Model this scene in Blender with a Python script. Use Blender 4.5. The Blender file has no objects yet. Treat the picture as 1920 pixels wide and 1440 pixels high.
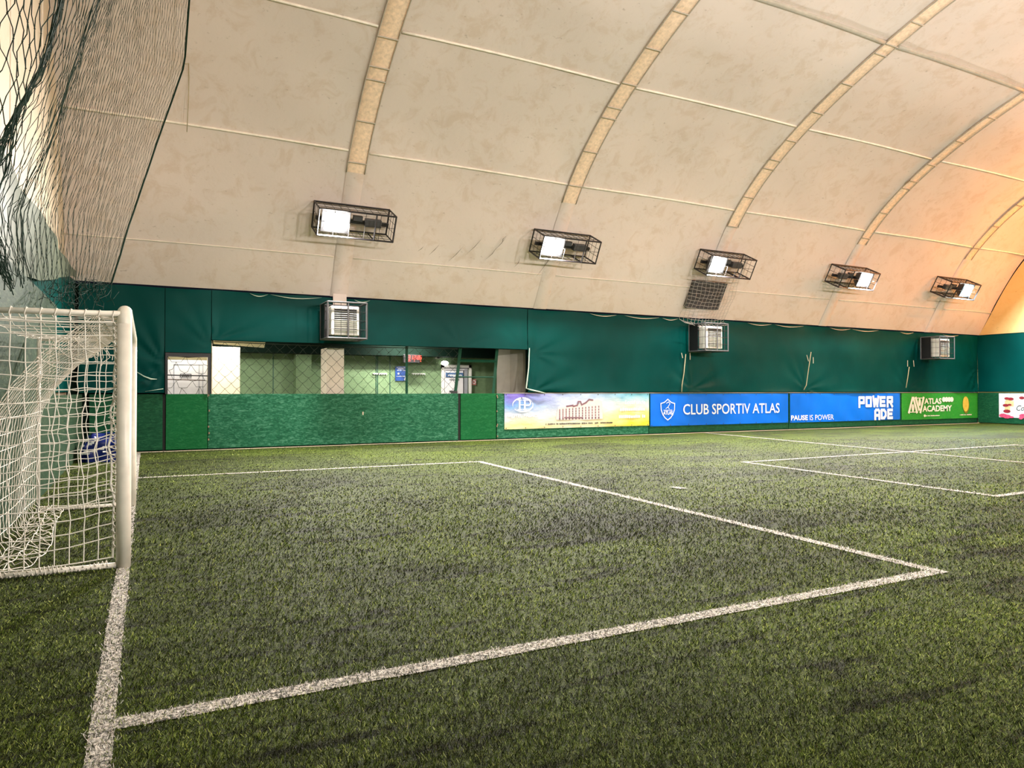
import bpy, math, random
import numpy as np
from mathutils import Vector, Matrix

C = bpy.context.scene
COL = C.collection
random.seed(7)
rng = np.random.default_rng(11)

# ------------------------------------------------------------------ camera
# world: x runs along the pitch away from the goal line, y runs across it, z is up (metres)
F, YAW, HOR, EYE = 1334.6, math.radians(27.19), 733.0, 1.34
cam = bpy.data.cameras.new('camera')
cam.sensor_width = 36.0
cam.lens = F / 1920 * 36
cam.clip_end = 200
camo = bpy.data.objects.new('camera', cam)
COL.objects.link(camo)
camo.location = (0, 0, EYE)
camo.rotation_euler = (math.pi / 2 + math.atan((HOR - 720) / F), 0, -YAW)
C.camera = camo

# ------------------------------------------------------------------ exposure, world
C.view_settings.view_transform = 'Standard'
C.view_settings.look = 'None'
C.view_settings.gamma = 1
C.view_settings.use_curve_mapping = False
C.view_settings.exposure = 0.0
C.cycles.use_denoising = True
C.cycles.max_bounces = 10
C.cycles.diffuse_bounces = 6
C.cycles.sample_clamp_indirect = 6
wd = bpy.data.worlds.new('dusk_world')
C.world = wd
wd.use_nodes = True
wd.node_tree.nodes['Background'].inputs[0].default_value = (0.02, 0.025, 0.04, 1)
wd.node_tree.nodes['Background'].inputs[1].default_value = 0.3

# power of the hall's lamps
P_FAR, P_NEAR, P_SODIUM, P_ROOM = 1350.0, 760.0, 2300.0, 120.0
WARM, COOL, SODIUM = (1.0, 0.935, 0.87), (0.62, 0.93, 1.0), (1.0, 0.33, 0.07)


def L(r, g, b):
    f = lambda c: (c / 255 / 12.92) if c <= 10 else ((c / 255 + 0.055) / 1.055) ** 2.4
    return (f(r), f(g), f(b), 1)


# ------------------------------------------------------------------ picture to place
WALL_Y = 17.6
TOP_Z = 1.27      # top of the boards
TARP_Z = 3.64     # top of the green tarpaulins
DX0, DX1 = -1.5, 30.95


def ray(px, py=733.0):
    u, v = (px - 960) / F, (720 - py) / F
    t = math.atan((HOR - 720) / F)
    a, b = math.cos(t) - v * math.sin(t), math.sin(t) + v * math.cos(t)
    return Vector((u * math.cos(YAW) + a * math.sin(YAW), -u * math.sin(YAW) + a * math.cos(YAW), b))


def wx(px, y=WALL_Y):
    d = ray(px)
    return d.x * y / d.y


def wz(px, py, y=WALL_Y):
    d = ray(px, py)
    return EYE + d.z * y / d.y


def ground(px, py, z=0.0):
    d = ray(px, py)
    return d * ((z - EYE) / d.z) + Vector((0, 0, EYE))


def at_x(px, py, x):
    d = ray(px, py)
    return d * (x / d.x) + Vector((0, 0, EYE))


# ------------------------------------------------------------------ dome section
def prof(z):
    s = z - 3.62
    return 17.56 - 0.64 * s + 0.10 * s * s - 0.031 * s ** 3


YC = 7.6
_sec = [(prof(z), z) for z in np.arange(3.67, 9.81, 0.1535)]
y0, z0 = _sec[-1]
m0 = (_sec[-1][1] - _sec[-2][1]) / (_sec[-1][0] - _sec[-2][0])
for k in range(1, 9):
    y = y0 + (YC - y0) * k / 8
    _sec.append((y, z0 + m0 * ((y - y0) + (y - y0) ** 2 / (2 * (y0 - YC)))))
SEC = _sec + [(2 * YC - y, z) for y, z in reversed(_sec[:-1])]
SECA = np.array(SEC)
_sl = np.concatenate([[0], np.cumsum(np.hypot(*np.diff(SECA, axis=0).T))])


def sec_at(s):
    return np.array([np.interp(s, _sl, SECA[:, 0]), np.interp(s, _sl, SECA[:, 1])])


def sec_frame(s):
    p = sec_at(s)
    t = sec_at(s + 0.05) - sec_at(max(0, s - 0.05))
    t /= np.linalg.norm(t)
    n = np.array([-t[1], t[0]])          # points into the hall on the far flank
    if n[0] * (YC - p[0]) + n[1] * (0 - p[1]) < 0:
        n = -n
    return p, t, n


def s_of_z(z):
    h = len(SECA) // 2
    return float(np.interp(z, SECA[:h, 1], _sl[:h]))


def dome_hit(px, py):
    d = ray(px, py)
    lo, hi = 3.0, 60.0
    for i in range(400):
        t = 6 + i * 0.1
        p = Vector((0, 0, EYE)) + d * t
        if p.z > 3.6 and p.y > np.interp(p.z, SECA[:len(SECA) // 2, 1], SECA[:len(SECA) // 2, 0]):
            return p
    return p


# ------------------------------------------------------------------ mesh helpers
def link(o, parent=None):
    COL.objects.link(o)
    if parent:
        o.parent = parent
    return o


def tag(o, label=None, cat=None, group=None, kind=None):
    if label: o['label'] = label
    if cat: o['category'] = cat
    if group: o['group'] = group
    if kind: o['kind'] = kind
    return o


def empty(name, loc=(0, 0, 0), rot=(0, 0, 0)):
    o = bpy.data.objects.new(name, None)
    o.location = loc
    o.rotation_euler = rot
    o.empty_display_size = 0.1
    return link(o)


def mesh_np(name, V, Fc, m, parent=None, smooth=False):
    V = np.asarray(V, np.float32)
    Fc = np.asarray(Fc, np.int32)
    n = Fc.shape[1]
    me = bpy.data.meshes.new(name)
    me.vertices.add(len(V))
    me.vertices.foreach_set('co', V.ravel())
    me.loops.add(Fc.size)
    me.loops.foreach_set('vertex_index', Fc.ravel())
    me.polygons.add(len(Fc))
    me.polygons.foreach_set('loop_start', np.arange(0, Fc.size, n, dtype=np.int32))
    me.polygons.foreach_set('loop_total', np.full(len(Fc), n, np.int32))
    if smooth:
        me.polygons.foreach_set('use_smooth', np.ones(len(Fc), bool))
    me.update(calc_edges=True)
    me.validate()
    me.materials.append(m)
    return link(bpy.data.objects.new(name, me), parent)


def prisms(A, B, r, n=4):
    """round bars from A to B, as vertices and quads"""
    A = np.asarray(A, float); B = np.asarray(B, float)
    d = B - A
    ln = np.linalg.norm(d, axis=1, keepdims=True); ln[ln == 0] = 1
    d = d / ln
    h = np.where(np.abs(d[:, 2:3]) > 0.9, np.array([[1.0, 0, 0]]), np.array([[0, 0, 1.0]]))
    u = np.cross(d, h); u /= np.linalg.norm(u, axis=1, keepdims=True)
    v = np.cross(d, u)
    r = np.broadcast_to(np.asarray(r, float).reshape(-1, 1), (len(A), 1))
    a = np.arange(n) * 2 * np.pi / n
    ring = (u[:, None, :] * np.cos(a)[None, :, None] + v[:, None, :] * np.sin(a)[None, :, None]) * r[:, None, :]
    e = d[:, None, :] * r[:, None, :] * 0.5
    V = np.concatenate([A[:, None, :] + ring - e, B[:, None, :] + ring + e], 1).reshape(-1, 3)
    k = np.arange(len(A))[:, None] * 2 * n
    j = np.arange(n)
    q = np.stack([j, (j + 1) % n, (j + 1) % n + n, j + n], 1)
    return V, (k[:, :, None] + q[None]).reshape(-1, 4)


class MB:
    def __init__(s):
        s.v, s.f, s.sm = [], [], []

    def add(s, V, Fs, smooth=False):
        o = len(s.v)
        s.v += [tuple(map(float, p)) for p in V]
        s.f += [tuple(int(i) + o for i in f) for f in Fs]
        s.sm += [smooth] * len(Fs)

    def box(s, x0, x1, y0, y1, z0, z1, M=None):
        V = [Vector((x, y, z)) for x in (x0, x1) for y in (y0, y1) for z in (z0, z1)]
        if M is not None: V = [M @ p for p in V]
        s.add(V, [(0, 1, 3, 2), (4, 6, 7, 5), (0, 4, 5, 1), (2, 3, 7, 6), (0, 2, 6, 4), (1, 5, 7, 3)])

    def bbox(s, x0, x1, y0, y1, z0, z1, b=0.008):
        """box with chamfered edges"""
        import bmesh
        bm = bmesh.new()
        r = bmesh.ops.create_cube(bm, size=1)
        for p in bm.verts:
            p.co = Vector(((x0 + x1) / 2 + p.co.x * (x1 - x0), (y0 + y1) / 2 + p.co.y * (y1 - y0), (z0 + z1) / 2 + p.co.z * (z1 - z0)))
        bmesh.ops.bevel(bm, geom=bm.edges[:], offset=b, segments=2, affect='EDGES', profile=0.5)
        bm.verts.index_update()
        s.add([p.co for p in bm.verts], [[q.index for q in f.verts] for f in bm.faces])
        bm.free()

    def bar(s, a, b, r, n=6, cap=True):
        V, Q = prisms([a], [b], r, n)
        Q = [tuple(q) for q in Q]
        if cap: Q += [tuple(range(n - 1, -1, -1)), tuple(range(n, 2 * n))]
        s.add(V, Q)

    def sqbar(s, a, b, w):
        V, Q = prisms([a], [b], w * 0.7071, 4)
        s.add(V, [tuple(q) for q in Q] + [(3, 2, 1, 0), (4, 5, 6, 7)])

    def tube(s, path, r, n=8, cap=True):
        P = [Vector(p) for p in path]
        rs = r if hasattr(r, '__len__') else [r] * len(P)
        V = []; up = None
        for i, p in enumerate(P):
            d = (P[min(i + 1, len(P) - 1)] - P[max(i - 1, 0)]).normalized()
            if up is None:
                up = Vector((0, 0, 1)) if abs(d.z) < 0.9 else Vector((1, 0, 0))
            u = d.cross(up)
            if u.length < 1e-4: u = d.cross(Vector((0, 1, 0)))
            u.normalize(); w = u.cross(d).normalized(); up = w
            for k in range(n):
                a = 2 * math.pi * k / n
                V.append(p + (u * math.cos(a) + w * math.sin(a)) * rs[i])
        Fs = []
        for i in range(len(P) - 1):
            for k in range(n):
                Fs.append((i * n + k, i * n + (k + 1) % n, (i + 1) * n + (k + 1) % n, (i + 1) * n + k))
        s.add(V, Fs, True)
        if cap:
            o = len(s.v) - len(V)
            s.f += [tuple(o + k for k in range(n - 1, -1, -1)), tuple(o + (len(P) - 1) * n + k for k in range(n))]
            s.sm += [False, False]

    def poly(s, pts):
        s.add(pts, [tuple(range(len(pts)))])

    def build(s, name, m, parent=None):
        me = bpy.data.meshes.new(name)
        me.from_pydata(s.v, [], s.f)
        me.polygons.foreach_set('use_smooth', s.sm)
        me.update()
        me.materials.append(m)
        return link(bpy.data.objects.new(name, me), parent)


def grid_mesh(name, fn, nu, nv, m, parent=None, smooth=True):
    """fn(u,v) arrays in 0..1 -> xyz arrays"""
    u, v = np.meshgrid(np.linspace(0, 1, nu + 1), np.linspace(0, 1, nv + 1), indexing='ij')
    P = np.stack(fn(u, v), -1).reshape(-1, 3)
    i, j = np.meshgrid(np.arange(nu), np.arange(nv), indexing='ij')
    a = (i * (nv + 1) + j).ravel()
    return mesh_np(name, P, np.stack([a, a + nv + 1, a + nv + 2, a + 1], 1), m, parent, smooth)


# ------------------------------------------------------------------ materials
def nodes(name):
    m = bpy.data.materials.new(name)
    m.use_nodes = True
    t = m.node_tree
    return m, t, t.nodes['Principled BSDF']


def N(t, kind, **kw):
    n = t.nodes.new(kind)
    for k, v in kw.items():
        if k == 'inp':
            for a, b in v.items(): n.inputs[a].default_value = b
        else:
            setattr(n, k, v)
    return n


def ramp(t, fac, stops):
    r = N(t, 'ShaderNodeValToRGB')
    e = r.color_ramp.elements
    while len(e) < len(stops): e.new(0.5)
    for k, (p, c) in zip(e, stops):
        k.position = p
        k.color = c
    t.links.new(fac, r.inputs[0])
    return r.outputs[0]


def mixc(t, fac, a, b, mode='MIX'):
    n = N(t, 'ShaderNodeMix', data_type='RGBA', blend_type=mode)
    for s, v in ((n.inputs[0], fac), (n.inputs[6], a), (n.inputs[7], b)):
        if hasattr(v, 'is_output'): t.links.new(v, s)
        else: s.default_value = v
    return n.outputs[2]


def pos(t, scale=(1, 1, 1)):
    g = N(t, 'ShaderNodeNewGeometry')
    mp = N(t, 'ShaderNodeMapping')
    mp.inputs['Scale'].default_value = scale
    t.links.new(g.outputs['Position'], mp.inputs[0])
    return mp.outputs[0]


def noise(t, vec, scale, detail=4, rough=0.55, dist=0.0):
    n = N(t, 'ShaderNodeTexNoise', inp={'Scale': scale, 'Detail': detail, 'Roughness': rough, 'Distortion': dist})
    t.links.new(vec, n.inputs['Vector'])
    return n.outputs['Fac']


def bump(t, b, h, strength, dist=0.02):
    n = N(t, 'ShaderNodeBump', inp={'Strength': strength, 'Distance': dist})
    t.links.new(h, n.inputs['Height'])
    t.links.new(n.outputs[0], b.inputs['Normal'])


def plain(name, c, rough=0.5, metal=0.0, vary=0.12, scale=6.0, spec=0.5):
    m, t, b = nodes(name)
    f = noise(t, pos(t), scale)
    dk = tuple(x * (1 - vary) for x in c[:3]) + (1,)
    lt = tuple(min(1, x * (1 + vary)) for x in c[:3]) + (1,)
    t.links.new(ramp(t, f, [(0.3, dk), (0.7, lt)]), b.inputs['Base Color'])
    b.inputs['Roughness'].default_value = rough
    b.inputs['Metallic'].default_value = metal
    b.inputs['Specular IOR Level'].default_value = spec
    return m


def glow(name, c, strength):
    m, t, b = nodes(name)
    b.inputs['Base Color'].default_value = c
    b.inputs['Emission Color'].default_value = c
    b.inputs['Emission Strength'].default_value = strength
    return m


def membrane(name, base, dirt):
    m, t, b = nodes(name)
    p = pos(t)
    big = noise(t, p, 0.35, 3)
    c = ramp(t, big, [(0.3, tuple(x * 0.9 for x in base[:3]) + (1,)), (0.7, base)])
    fine = noise(t, p, 2.2, 8, 0.72, 0.6)
    st = ramp(t, fine, [(0.50, (1, 1, 1, 1)), (0.62, dirt), (0.75, dirt)])
    c = mixc(t, 0.5, c, st, 'MULTIPLY')
    sp = noise(t, pos(t, (1, 1, 2.5)), 7, 3, 0.6)
    c = mixc(t, 0.45, c, ramp(t, sp, [(0.66, (1, 1, 1, 1)), (0.74, (0.45, 0.4, 0.34, 1))]), 'MULTIPLY')
    t.links.new(c, b.inputs['Base Color'])
    b.inputs['Roughness'].default_value = 0.55
    bump(t, b, noise(t, p, 1.3, 5, 0.6), 0.25, 0.06)
    return m


M = {}
M['membrane'] = membrane('stained_membrane', (0.71, 0.615, 0.56, 1), (0.84, 0.76, 0.66, 1))
M['membrane_end'] = membrane('end_membrane', (0.66, 0.57, 0.43, 1), (0.9, 0.84, 0.74, 1))
M['membrane_lit'] = membrane('lit_yellow_membrane', (0.86, 0.60, 0.25, 1), (0.92, 0.86, 0.74, 1))  # warm light on the far end wall put into the fabric colour
M['rib_strip'] = plain('arch_strip', (0.84, 0.63, 0.46, 1), 0.6, vary=0.16, scale=14)  # light through the translucent upper strip put into its peach colour
M['rib_edge'] = plain('arch_edge_seam', (0.42, 0.38, 0.31, 1), 0.6)
M['weld'] = plain('membrane_weld', (0.80, 0.73, 0.62, 1), 0.5)
M['scuff'] = plain('dark_scuff', (0.16, 0.13, 0.10, 1), 0.8)


def tarp_mat(name, c, rough=0.36, spec=0.3):
    m, t, b = nodes(name)
    p = pos(t)
    f = noise(t, p, 0.5, 3)
    t.links.new(ramp(t, f, [(0.3, tuple(x * 0.72 for x in c[:3]) + (1,)), (0.7, tuple(x * 1.15 for x in c[:3]) + (1,))]), b.inputs['Base Color'])
    b.inputs['Roughness'].default_value = rough
    b.inputs['Specular IOR Level'].default_value = spec
    bump(t, b, noise(t, pos(t, (1, 1, 0.6)), 1.6, 3), 0.2, 0.06)
    return m


M['tarp'] = tarp_mat('green_tarpaulin', (0.0, 0.050, 0.045, 1), 0.45, 0.07)
M['tarp_end'] = tarp_mat('end_wall_tarpaulin', (0.02, 0.10, 0.075, 1), 0.3)
M['tarp_grey'] = tarp_mat('grey_green_tarpaulin', (0.11, 0.14, 0.10, 1), 0.45, 0.2)
M['hem'] = plain('pale_hem_highlight', (0.50, 0.62, 0.52, 1), 0.35)
M['hem_cream'] = plain('cream_hem', (0.70, 0.60, 0.46, 1), 0.5)
M['rope_tan'] = plain('tan_rope', (0.42, 0.36, 0.22, 1), 0.8)


def osb(name, base, light, dark, amt=0.5):
    m, t, b = nodes(name)
    p = pos(t)
    n1 = noise(t, pos(t, (5, 5, 16)), 1.6, 6, 0.65, 1.2)
    n2 = noise(t, p, 0.7, 3)
    c = ramp(t, n1, [(0.34, dark), (0.5, base), (0.68, light)])
    c = mixc(t, amt, base, c)
    c = mixc(t, 0.6, c, ramp(t, n2, [(0.3, (0.72, 0.78, 0.7, 1)), (0.7, (1, 1, 1, 1))]), 'MULTIPLY')
    t.links.new(c, b.inputs['Base Color'])
    b.inputs['Roughness'].default_value = 0.55
    b.inputs['Specular IOR Level'].default_value = 0.12
    bump(t, b, n1, 0.3, 0.01)
    return m


M['board'] = osb('painted_chipboard', L(34, 100, 72), L(92, 150, 124), L(14, 66, 44), 0.8)
M['gate'] = osb('painted_gate_sheet', L(16, 96, 52), L(50, 122, 78), L(10, 80, 40), 0.55)
M['board_dark'] = osb('dark_painted_board', L(20, 76, 50), L(48, 108, 74), L(10, 54, 36), 0.6)
M['board_end'] = osb('weathered_end_board', L(42, 66, 50), L(84, 98, 76), L(24, 46, 34), 0.9)
M['gap'] = plain('black_gap', (0.004, 0.005, 0.004, 1), 0.8)
M['white_steel'] = plain('worn_white_paint', (0.74, 0.70, 0.61, 1), 0.38, vary=0.08, scale=9)
M['net_white'] = plain('white_net_cord', (0.84, 0.79, 0.71, 1), 0.75)
M['net_green'] = plain('dark_green_net_cord', (0.006, 0.022, 0.013, 1), 0.8, spec=0.15)
M['net_dark'] = plain('black_net_cord', (0.02, 0.03, 0.018, 1), 0.8)
M['net_pale'] = plain('grey_net_cord', (0.44, 0.40, 0.36, 1), 0.8)
M['iron'] = plain('black_iron', (0.012, 0.010, 0.012, 1), 0.45)
M['grey_steel'] = plain('grey_steel', (0.09, 0.09, 0.095, 1), 0.45, 0.3)
M['green_steel'] = plain('green_painted_steel', (0.008, 0.075, 0.042, 1), 0.4)
M['white_plastic'] = plain('white_enamel', (0.74, 0.73, 0.68, 1), 0.4, vary=0.06)
M['louvre_dark'] = plain('louvre_interior', (0.02, 0.02, 0.02, 1), 0.7)
M['lamp_body'] = plain('lamp_housing', (0.05, 0.05, 0.055, 1), 0.5)
M['lamp_warm'] = glow('warm_lamp_glass', (1, 0.94, 0.84, 1), 60)
M['lamp_cool'] = glow('cool_lamp_glass', (0.72, 0.97, 1, 1), 60)
M['lamp_sodium'] = glow('sodium_lamp_glass', (1, 0.5, 0.15, 1), 30)
M['panel_dark'] = plain('dark_grey_panel', (0.045, 0.04, 0.045, 1), 0.6)
M['cream'] = plain('cream_plaster', (0.82, 0.74, 0.56, 1), 0.7, vary=0.05)
M['pillar'] = plain('beige_pillar_sheet', (0.72, 0.64, 0.54, 1), 0.6, vary=0.05)
M['grey_sheet'] = plain('grey_beige_sheet', (0.32, 0.29, 0.25, 1), 0.7, vary=0.15, scale=2)
M['room_green'] = osb('pale_green_panel', L(122, 146, 112), L(140, 162, 128), L(104, 130, 98), 0.5)
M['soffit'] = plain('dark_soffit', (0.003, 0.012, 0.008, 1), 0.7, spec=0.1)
M['door_white'] = plain('white_door_sheet', (0.70, 0.68, 0.70, 1), 0.45, vary=0.05)
M['door_grey'] = plain('grey_door_trim', (0.30, 0.31, 0.34, 1), 0.5)
M['sign_blue'] = plain('blue_sign', (0.01, 0.07, 0.33, 1), 0.4)
M['plaque_blue'] = plain('blue_grey_plaque', (0.05, 0.12, 0.27, 1), 0.45)
M['red_paper'] = plain('pink_notice', (0.62, 0.22, 0.20, 1), 0.7)
M['print_white'] = plain('white_print', (0.86, 0.88, 0.90, 1), 0.5, vary=0.02)
M['print_cream'] = plain('cream_print', (0.85, 0.82, 0.76, 1), 0.5, vary=0.02)
M['print_dark'] = plain('dark_print', (0.03, 0.03, 0.04, 1), 0.6)
M['led_red'] = glow('red_led', (1, 0.03, 0.02, 1), 1.6)
M['banner_blue'] = tarp_mat('blue_vinyl', (0.0, 0.17, 0.86, 1), 0.4)
M['banner_green'] = osb('green_vinyl', L(48, 150, 52), L(86, 172, 70), L(22, 138, 58), 0.5)
M['bag_blue'] = tarp_mat('dark_blue_plastic', (0.006, 0.016, 0.14, 1), 0.25)
M['ball_yellow'] = plain('yellow_print', L(218, 190, 74), 0.5, vary=0.2, scale=7)
M['ball_shade'] = plain('olive_print', L(118, 120, 40), 0.5)
M['hotel_print'] = plain('mauve_print', L(124, 92, 104), 0.6)
M['hotel_wall'] = plain('pale_pink_print', L(226, 208, 206), 0.6, vary=0.05, scale=12)
M['cake'] = plain('sponge_print', L(226, 190, 140), 0.6, vary=0.2, scale=9)
M['berry'] = plain('berry_print', L(150, 24, 44), 0.6, vary=0.4, scale=16)
M['pink'] = plain('pink_print', L(208, 70, 110), 0.6, vary=0.3, scale=16)
M['banner_white'] = plain('white_vinyl', (0.74, 0.72, 0.75, 1), 0.45)
M['screw'] = plain('rusty_screw', (0.34, 0.22, 0.14, 1), 0.7)


def hotel_banner():
    m, t, b = nodes('printed_sky_vinyl')
    tc = N(t, 'ShaderNodeTexCoord')
    sx = N(t, 'ShaderNodeSeparateXYZ')
    t.links.new(tc.outputs['Generated'], sx.inputs[0])
    nz = noise(t, pos(t, (1, 1, 1.6)), 1.7, 5, 0.6, 0.4)
    v = N(t, 'ShaderNodeMath', operation='MULTIPLY_ADD', inp={1: 0.55, 2: -0.28})
    t.links.new(nz, v.inputs[0])
    h = N(t, 'ShaderNodeMath', operation='ADD')
    t.links.new(sx.outputs['Z'], h.inputs[0]); t.links.new(v.outputs[0], h.inputs[1])
    left = ramp(t, h.outputs[0], [(0.05, L(226, 214, 150)), (0.3, L(206, 208, 206)), (0.62, L(112, 160, 220)), (0.95, L(112, 96, 190))])
    right = ramp(t, h.outputs[0], [(0.05, L(226, 206, 60)), (0.4, L(228, 222, 140)), (0.62, L(206, 218, 210)), (0.95, L(110, 180, 205))])
    mid = ramp(t, h.outputs[0], [(0.05, L(228, 218, 180)), (0.5, L(224, 222, 220)), (0.95, L(170, 190, 226))])
    f1 = ramp(t, sx.outputs['X'], [(0.12, (0, 0, 0, 1)), (0.45, (1, 1, 1, 1))])
    f2 = ramp(t, sx.outputs['X'], [(0.55, (0, 0, 0, 1)), (0.85, (1, 1, 1, 1))])
    c = mixc(t, f2, mixc(t, f1, left, mid), right)
    t.links.new(c, b.inputs['Base Color'])
    b.inputs['Roughness'].default_value = 0.4
    bump(t, b, noise(t, pos(t, (1, 1, 2)), 2.2, 4), 0.4, 0.06)
    return m


M['banner_sky'] = hotel_banner()


def turf(name, blades):
    """worn artificial grass: green fibre over black rubber crumb, with scuffed streaks"""
    m, t, b = nodes(name)
    p = pos(t)
    worn = noise(t, pos(t, (0.32, 0.55, 1)), 1.0, 4, 0.62, 0.8)
    mp = N(t, 'ShaderNodeMapping')
    mp.inputs['Rotation'].default_value = (0, 0, 0.42)
    mp.inputs['Scale'].default_value = (0.6, 4.6, 1)
    t.links.new(p, mp.inputs[0])
    streak = noise(t, mp.outputs[0], 1.25, 4, 0.68, 0.7)
    spots = noise(t, p, 2.4, 4, 0.6, 0.5)
    if blades:
        oi = N(t, 'ShaderNodeNewGeometry')
        grain = oi.outputs['Random Per Island']
        c = ramp(t, grain, [(0.0, L(19, 22, 11)), (0.42, L(46, 58, 20)), (0.76, L(94, 116, 40)), (1.0, L(188, 202, 126))])
    else:
        g1 = noise(t, pos(t, (1, 1, 1)), 70, 3, 0.8)
        g2 = noise(t, pos(t, (1, 1, 1)), 19, 3, 0.8)
        gm = N(t, 'ShaderNodeMath', operation='MULTIPLY_ADD', inp={1: 0.55})
        t.links.new(g1, gm.inputs[0])
        gs = N(t, 'ShaderNodeMath', operation='MULTIPLY', inp={1: 0.45})
        t.links.new(g2, gs.inputs[0]); t.links.new(gs.outputs[0], gm.inputs[2])
        c = ramp(t, gm.outputs[0], [(0.36, L(22, 26, 13)), (0.47, L(56, 68, 28)), (0.57, L(96, 112, 48)), (0.68, L(160, 172, 106))])  # base tones darkened for the shade between fibres
    lush = noise(t, p, 0.55, 3, 0.5, 0.3)
    c = mixc(t, 0.75, c, ramp(t, lush, [(0.32, (0.66, 0.66, 0.74, 1)), (0.62, (1.03, 1.05, 0.58, 1))]), 'MULTIPLY')
    rub = L(25, 24, 20)
    c = mixc(t, ramp(t, worn, [(0.47, (0, 0, 0, 1)), (0.64, (0.6, 0.6, 0.6, 1))]), c, rub)
    c = mixc(t, ramp(t, streak, [(0.54, (0, 0, 0, 1)), (0.63, (0.75, 0.75, 0.75, 1))]), c, rub)
    c = mixc(t, ramp(t, spots, [(0.64, (0, 0, 0, 1)), (0.74, (0.6, 0.6, 0.6, 1))]), c, rub)
    t.links.new(c, b.inputs['Base Color'])
    b.inputs['Roughness'].default_value = 0.65
    b.inputs['Specular IOR Level'].default_value = 0.12
    if not blades:
        bump(t, b, gm.outputs[0], 1.0, 0.03)
    return m


M['turf'] = turf('artificial_turf', False)
M['blades'] = turf('turf_fibres', True)


def chalk(name):
    m, t, b = nodes(name)
    g = noise(t, pos(t), 60, 3, 0.8)
    w = noise(t, pos(t), 2.5, 4, 0.6)
    c = ramp(t, g, [(0.44, L(52, 50, 44)), (0.58, L(216, 210, 200))])
    c = mixc(t, ramp(t, w, [(0.56, (0, 0, 0, 1)), (0.72, (0.55, 0.55, 0.55, 1))]), c, L(90, 88, 78))
    t.links.new(c, b.inputs['Base Color'])
    b.inputs['Roughness'].default_value = 0.8
    return m


M['line'] = chalk('white_turf_line')
M['line_blades'] = plain('white_turf_fibres', (0.78, 0.74, 0.70, 1), 0.7, vary=0.3, scale=6)


# ------------------------------------------------------------------ lettering helpers
def text_verts(s, bold=0.0, shear=0.0, spacing=1.0):
    cu = bpy.data.curves.new('lettering', 'FONT')
    cu.body = s
    cu.offset = bold
    cu.shear = shear
    cu.space_character = spacing
    cu.resolution_u = 3
    o = bpy.data.objects.new('lettering', cu)
    COL.objects.link(o)
    dg = bpy.context.evaluated_depsgraph_get()
    me = bpy.data.meshes.new_from_object(o.evaluated_get(dg))
    V = np.array([v.co[:2] for v in me.vertices])
    Fs = [tuple(p.vertices) for p in me.polygons]
    bpy.data.objects.remove(o); bpy.data.curves.remove(cu); bpy.data.meshes.remove(me)
    return V, Fs


def put_text(mb, s, a0, a1, z0, z1, to3, bold=0.0, shear=0.0, spacing=1.0):
    """fit lettering into a0..a1 (along) by z0..z1 (up); to3 maps flat (a,z) to the place"""
    V, Fs = text_verts(s, bold, shear, spacing)
    lo, hi = V.min(0), V.max(0)
    W = (V - lo) / (hi - lo)
    mb.add([to3(a0 + w[0] * (a1 - a0), z0 + w[1] * (z1 - z0)) for w in W], Fs)


STEP = [0]


def strokes(mb, pts, w, to3, closed=False):
    """flat thick polyline"""
    P = [Vector(p) for p in pts]
    n = len(P)
    for i in range(n if closed else n - 1):
        a, b = P[i], P[(i + 1) % n]
        d = (b - a)
        if d.length < 1e-6: continue
        d.normalize()
        q = Vector((-d.y, d.x)) * w / 2
        e = d * w * 0.35
        STEP[0] = (STEP[0] + 1) % 14
        lift = Vector((0, -0.0005 * STEP[0], 0))
        mb.poly([Vector(to3(*c)) + lift for c in (a - q - e, b - q + e, b + q + e, a + q - e)])


def ellipse(mb, ca, cz, ra, rz, to3, n=28):
    STEP[0] = (STEP[0] + 1) % 14
    lift = Vector((-0.0005, -0.0005, 0)) * STEP[0]
    mb.poly([lift + Vector(to3(ca + ra * math.cos(2 * math.pi * k / n), cz + rz * math.sin(2 * math.pi * k / n))) for k in range(n)])


def ring(mb, ca, cz, ra, rz, w, to3, a0=0, a1=2 * math.pi, n=40, taper=False):
    for k in range(n):
        t0, t1 = a0 + (a1 - a0) * k / n, a0 + (a1 - a0) * (k + 1) / n
        f0 = math.sin(math.pi * k / n) * 0.9 + 0.1 if taper else 1
        f1 = math.sin(math.pi * (k + 1) / n) * 0.9 + 0.1 if taper else 1
        q = []
        for t_, f, sgn in ((t0, f0, -1), (t1, f1, -1), (t1, f1, 1), (t0, f0, 1)):
            q.append(to3(ca + (ra + sgn * w * f / 2) * math.cos(t_), cz + (rz + sgn * w * f / 2) * math.sin(t_)))
        mb.poly(q)


def scribble(mb, a0, a1, z, h, to3, n=10, w=None):
    """unreadable small print: a row of short upright dashes"""
    r = random.Random(int((a0 + z) * 1000))
    x = a0
    while x < a1 - h * 0.2:
        ww = h * r.uniform(0.35, 0.75)
        if r.random() < 0.86:
            zz = r.uniform(0.0, 0.3) * h
            mb.poly([to3(x, z), to3(min(a1, x + ww), z), to3(min(a1, x + ww), z + h - zz), to3(x, z + h - zz)])
        x += ww + h * 0.16


exec_after = []

# ================================================================== SETTING
def struct(o, label=None, cat='structure'):
    o['kind'] = 'structure'
    if label: o['label'] = label
    o['category'] = cat
    return o


RIBX = [4.2, 9.88, 15.64, 21.46, 27.47]


def add_floor():
    o = grid_mesh('floor', lambda u, v: (DX0 + u * (DX1 - DX0), -2.4 + v * 20.1, u * 0), 40, 30, M['turf'], smooth=False)
    struct(o, 'worn green artificial turf pitch with dark rubber streaks', 'floor')


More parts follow.
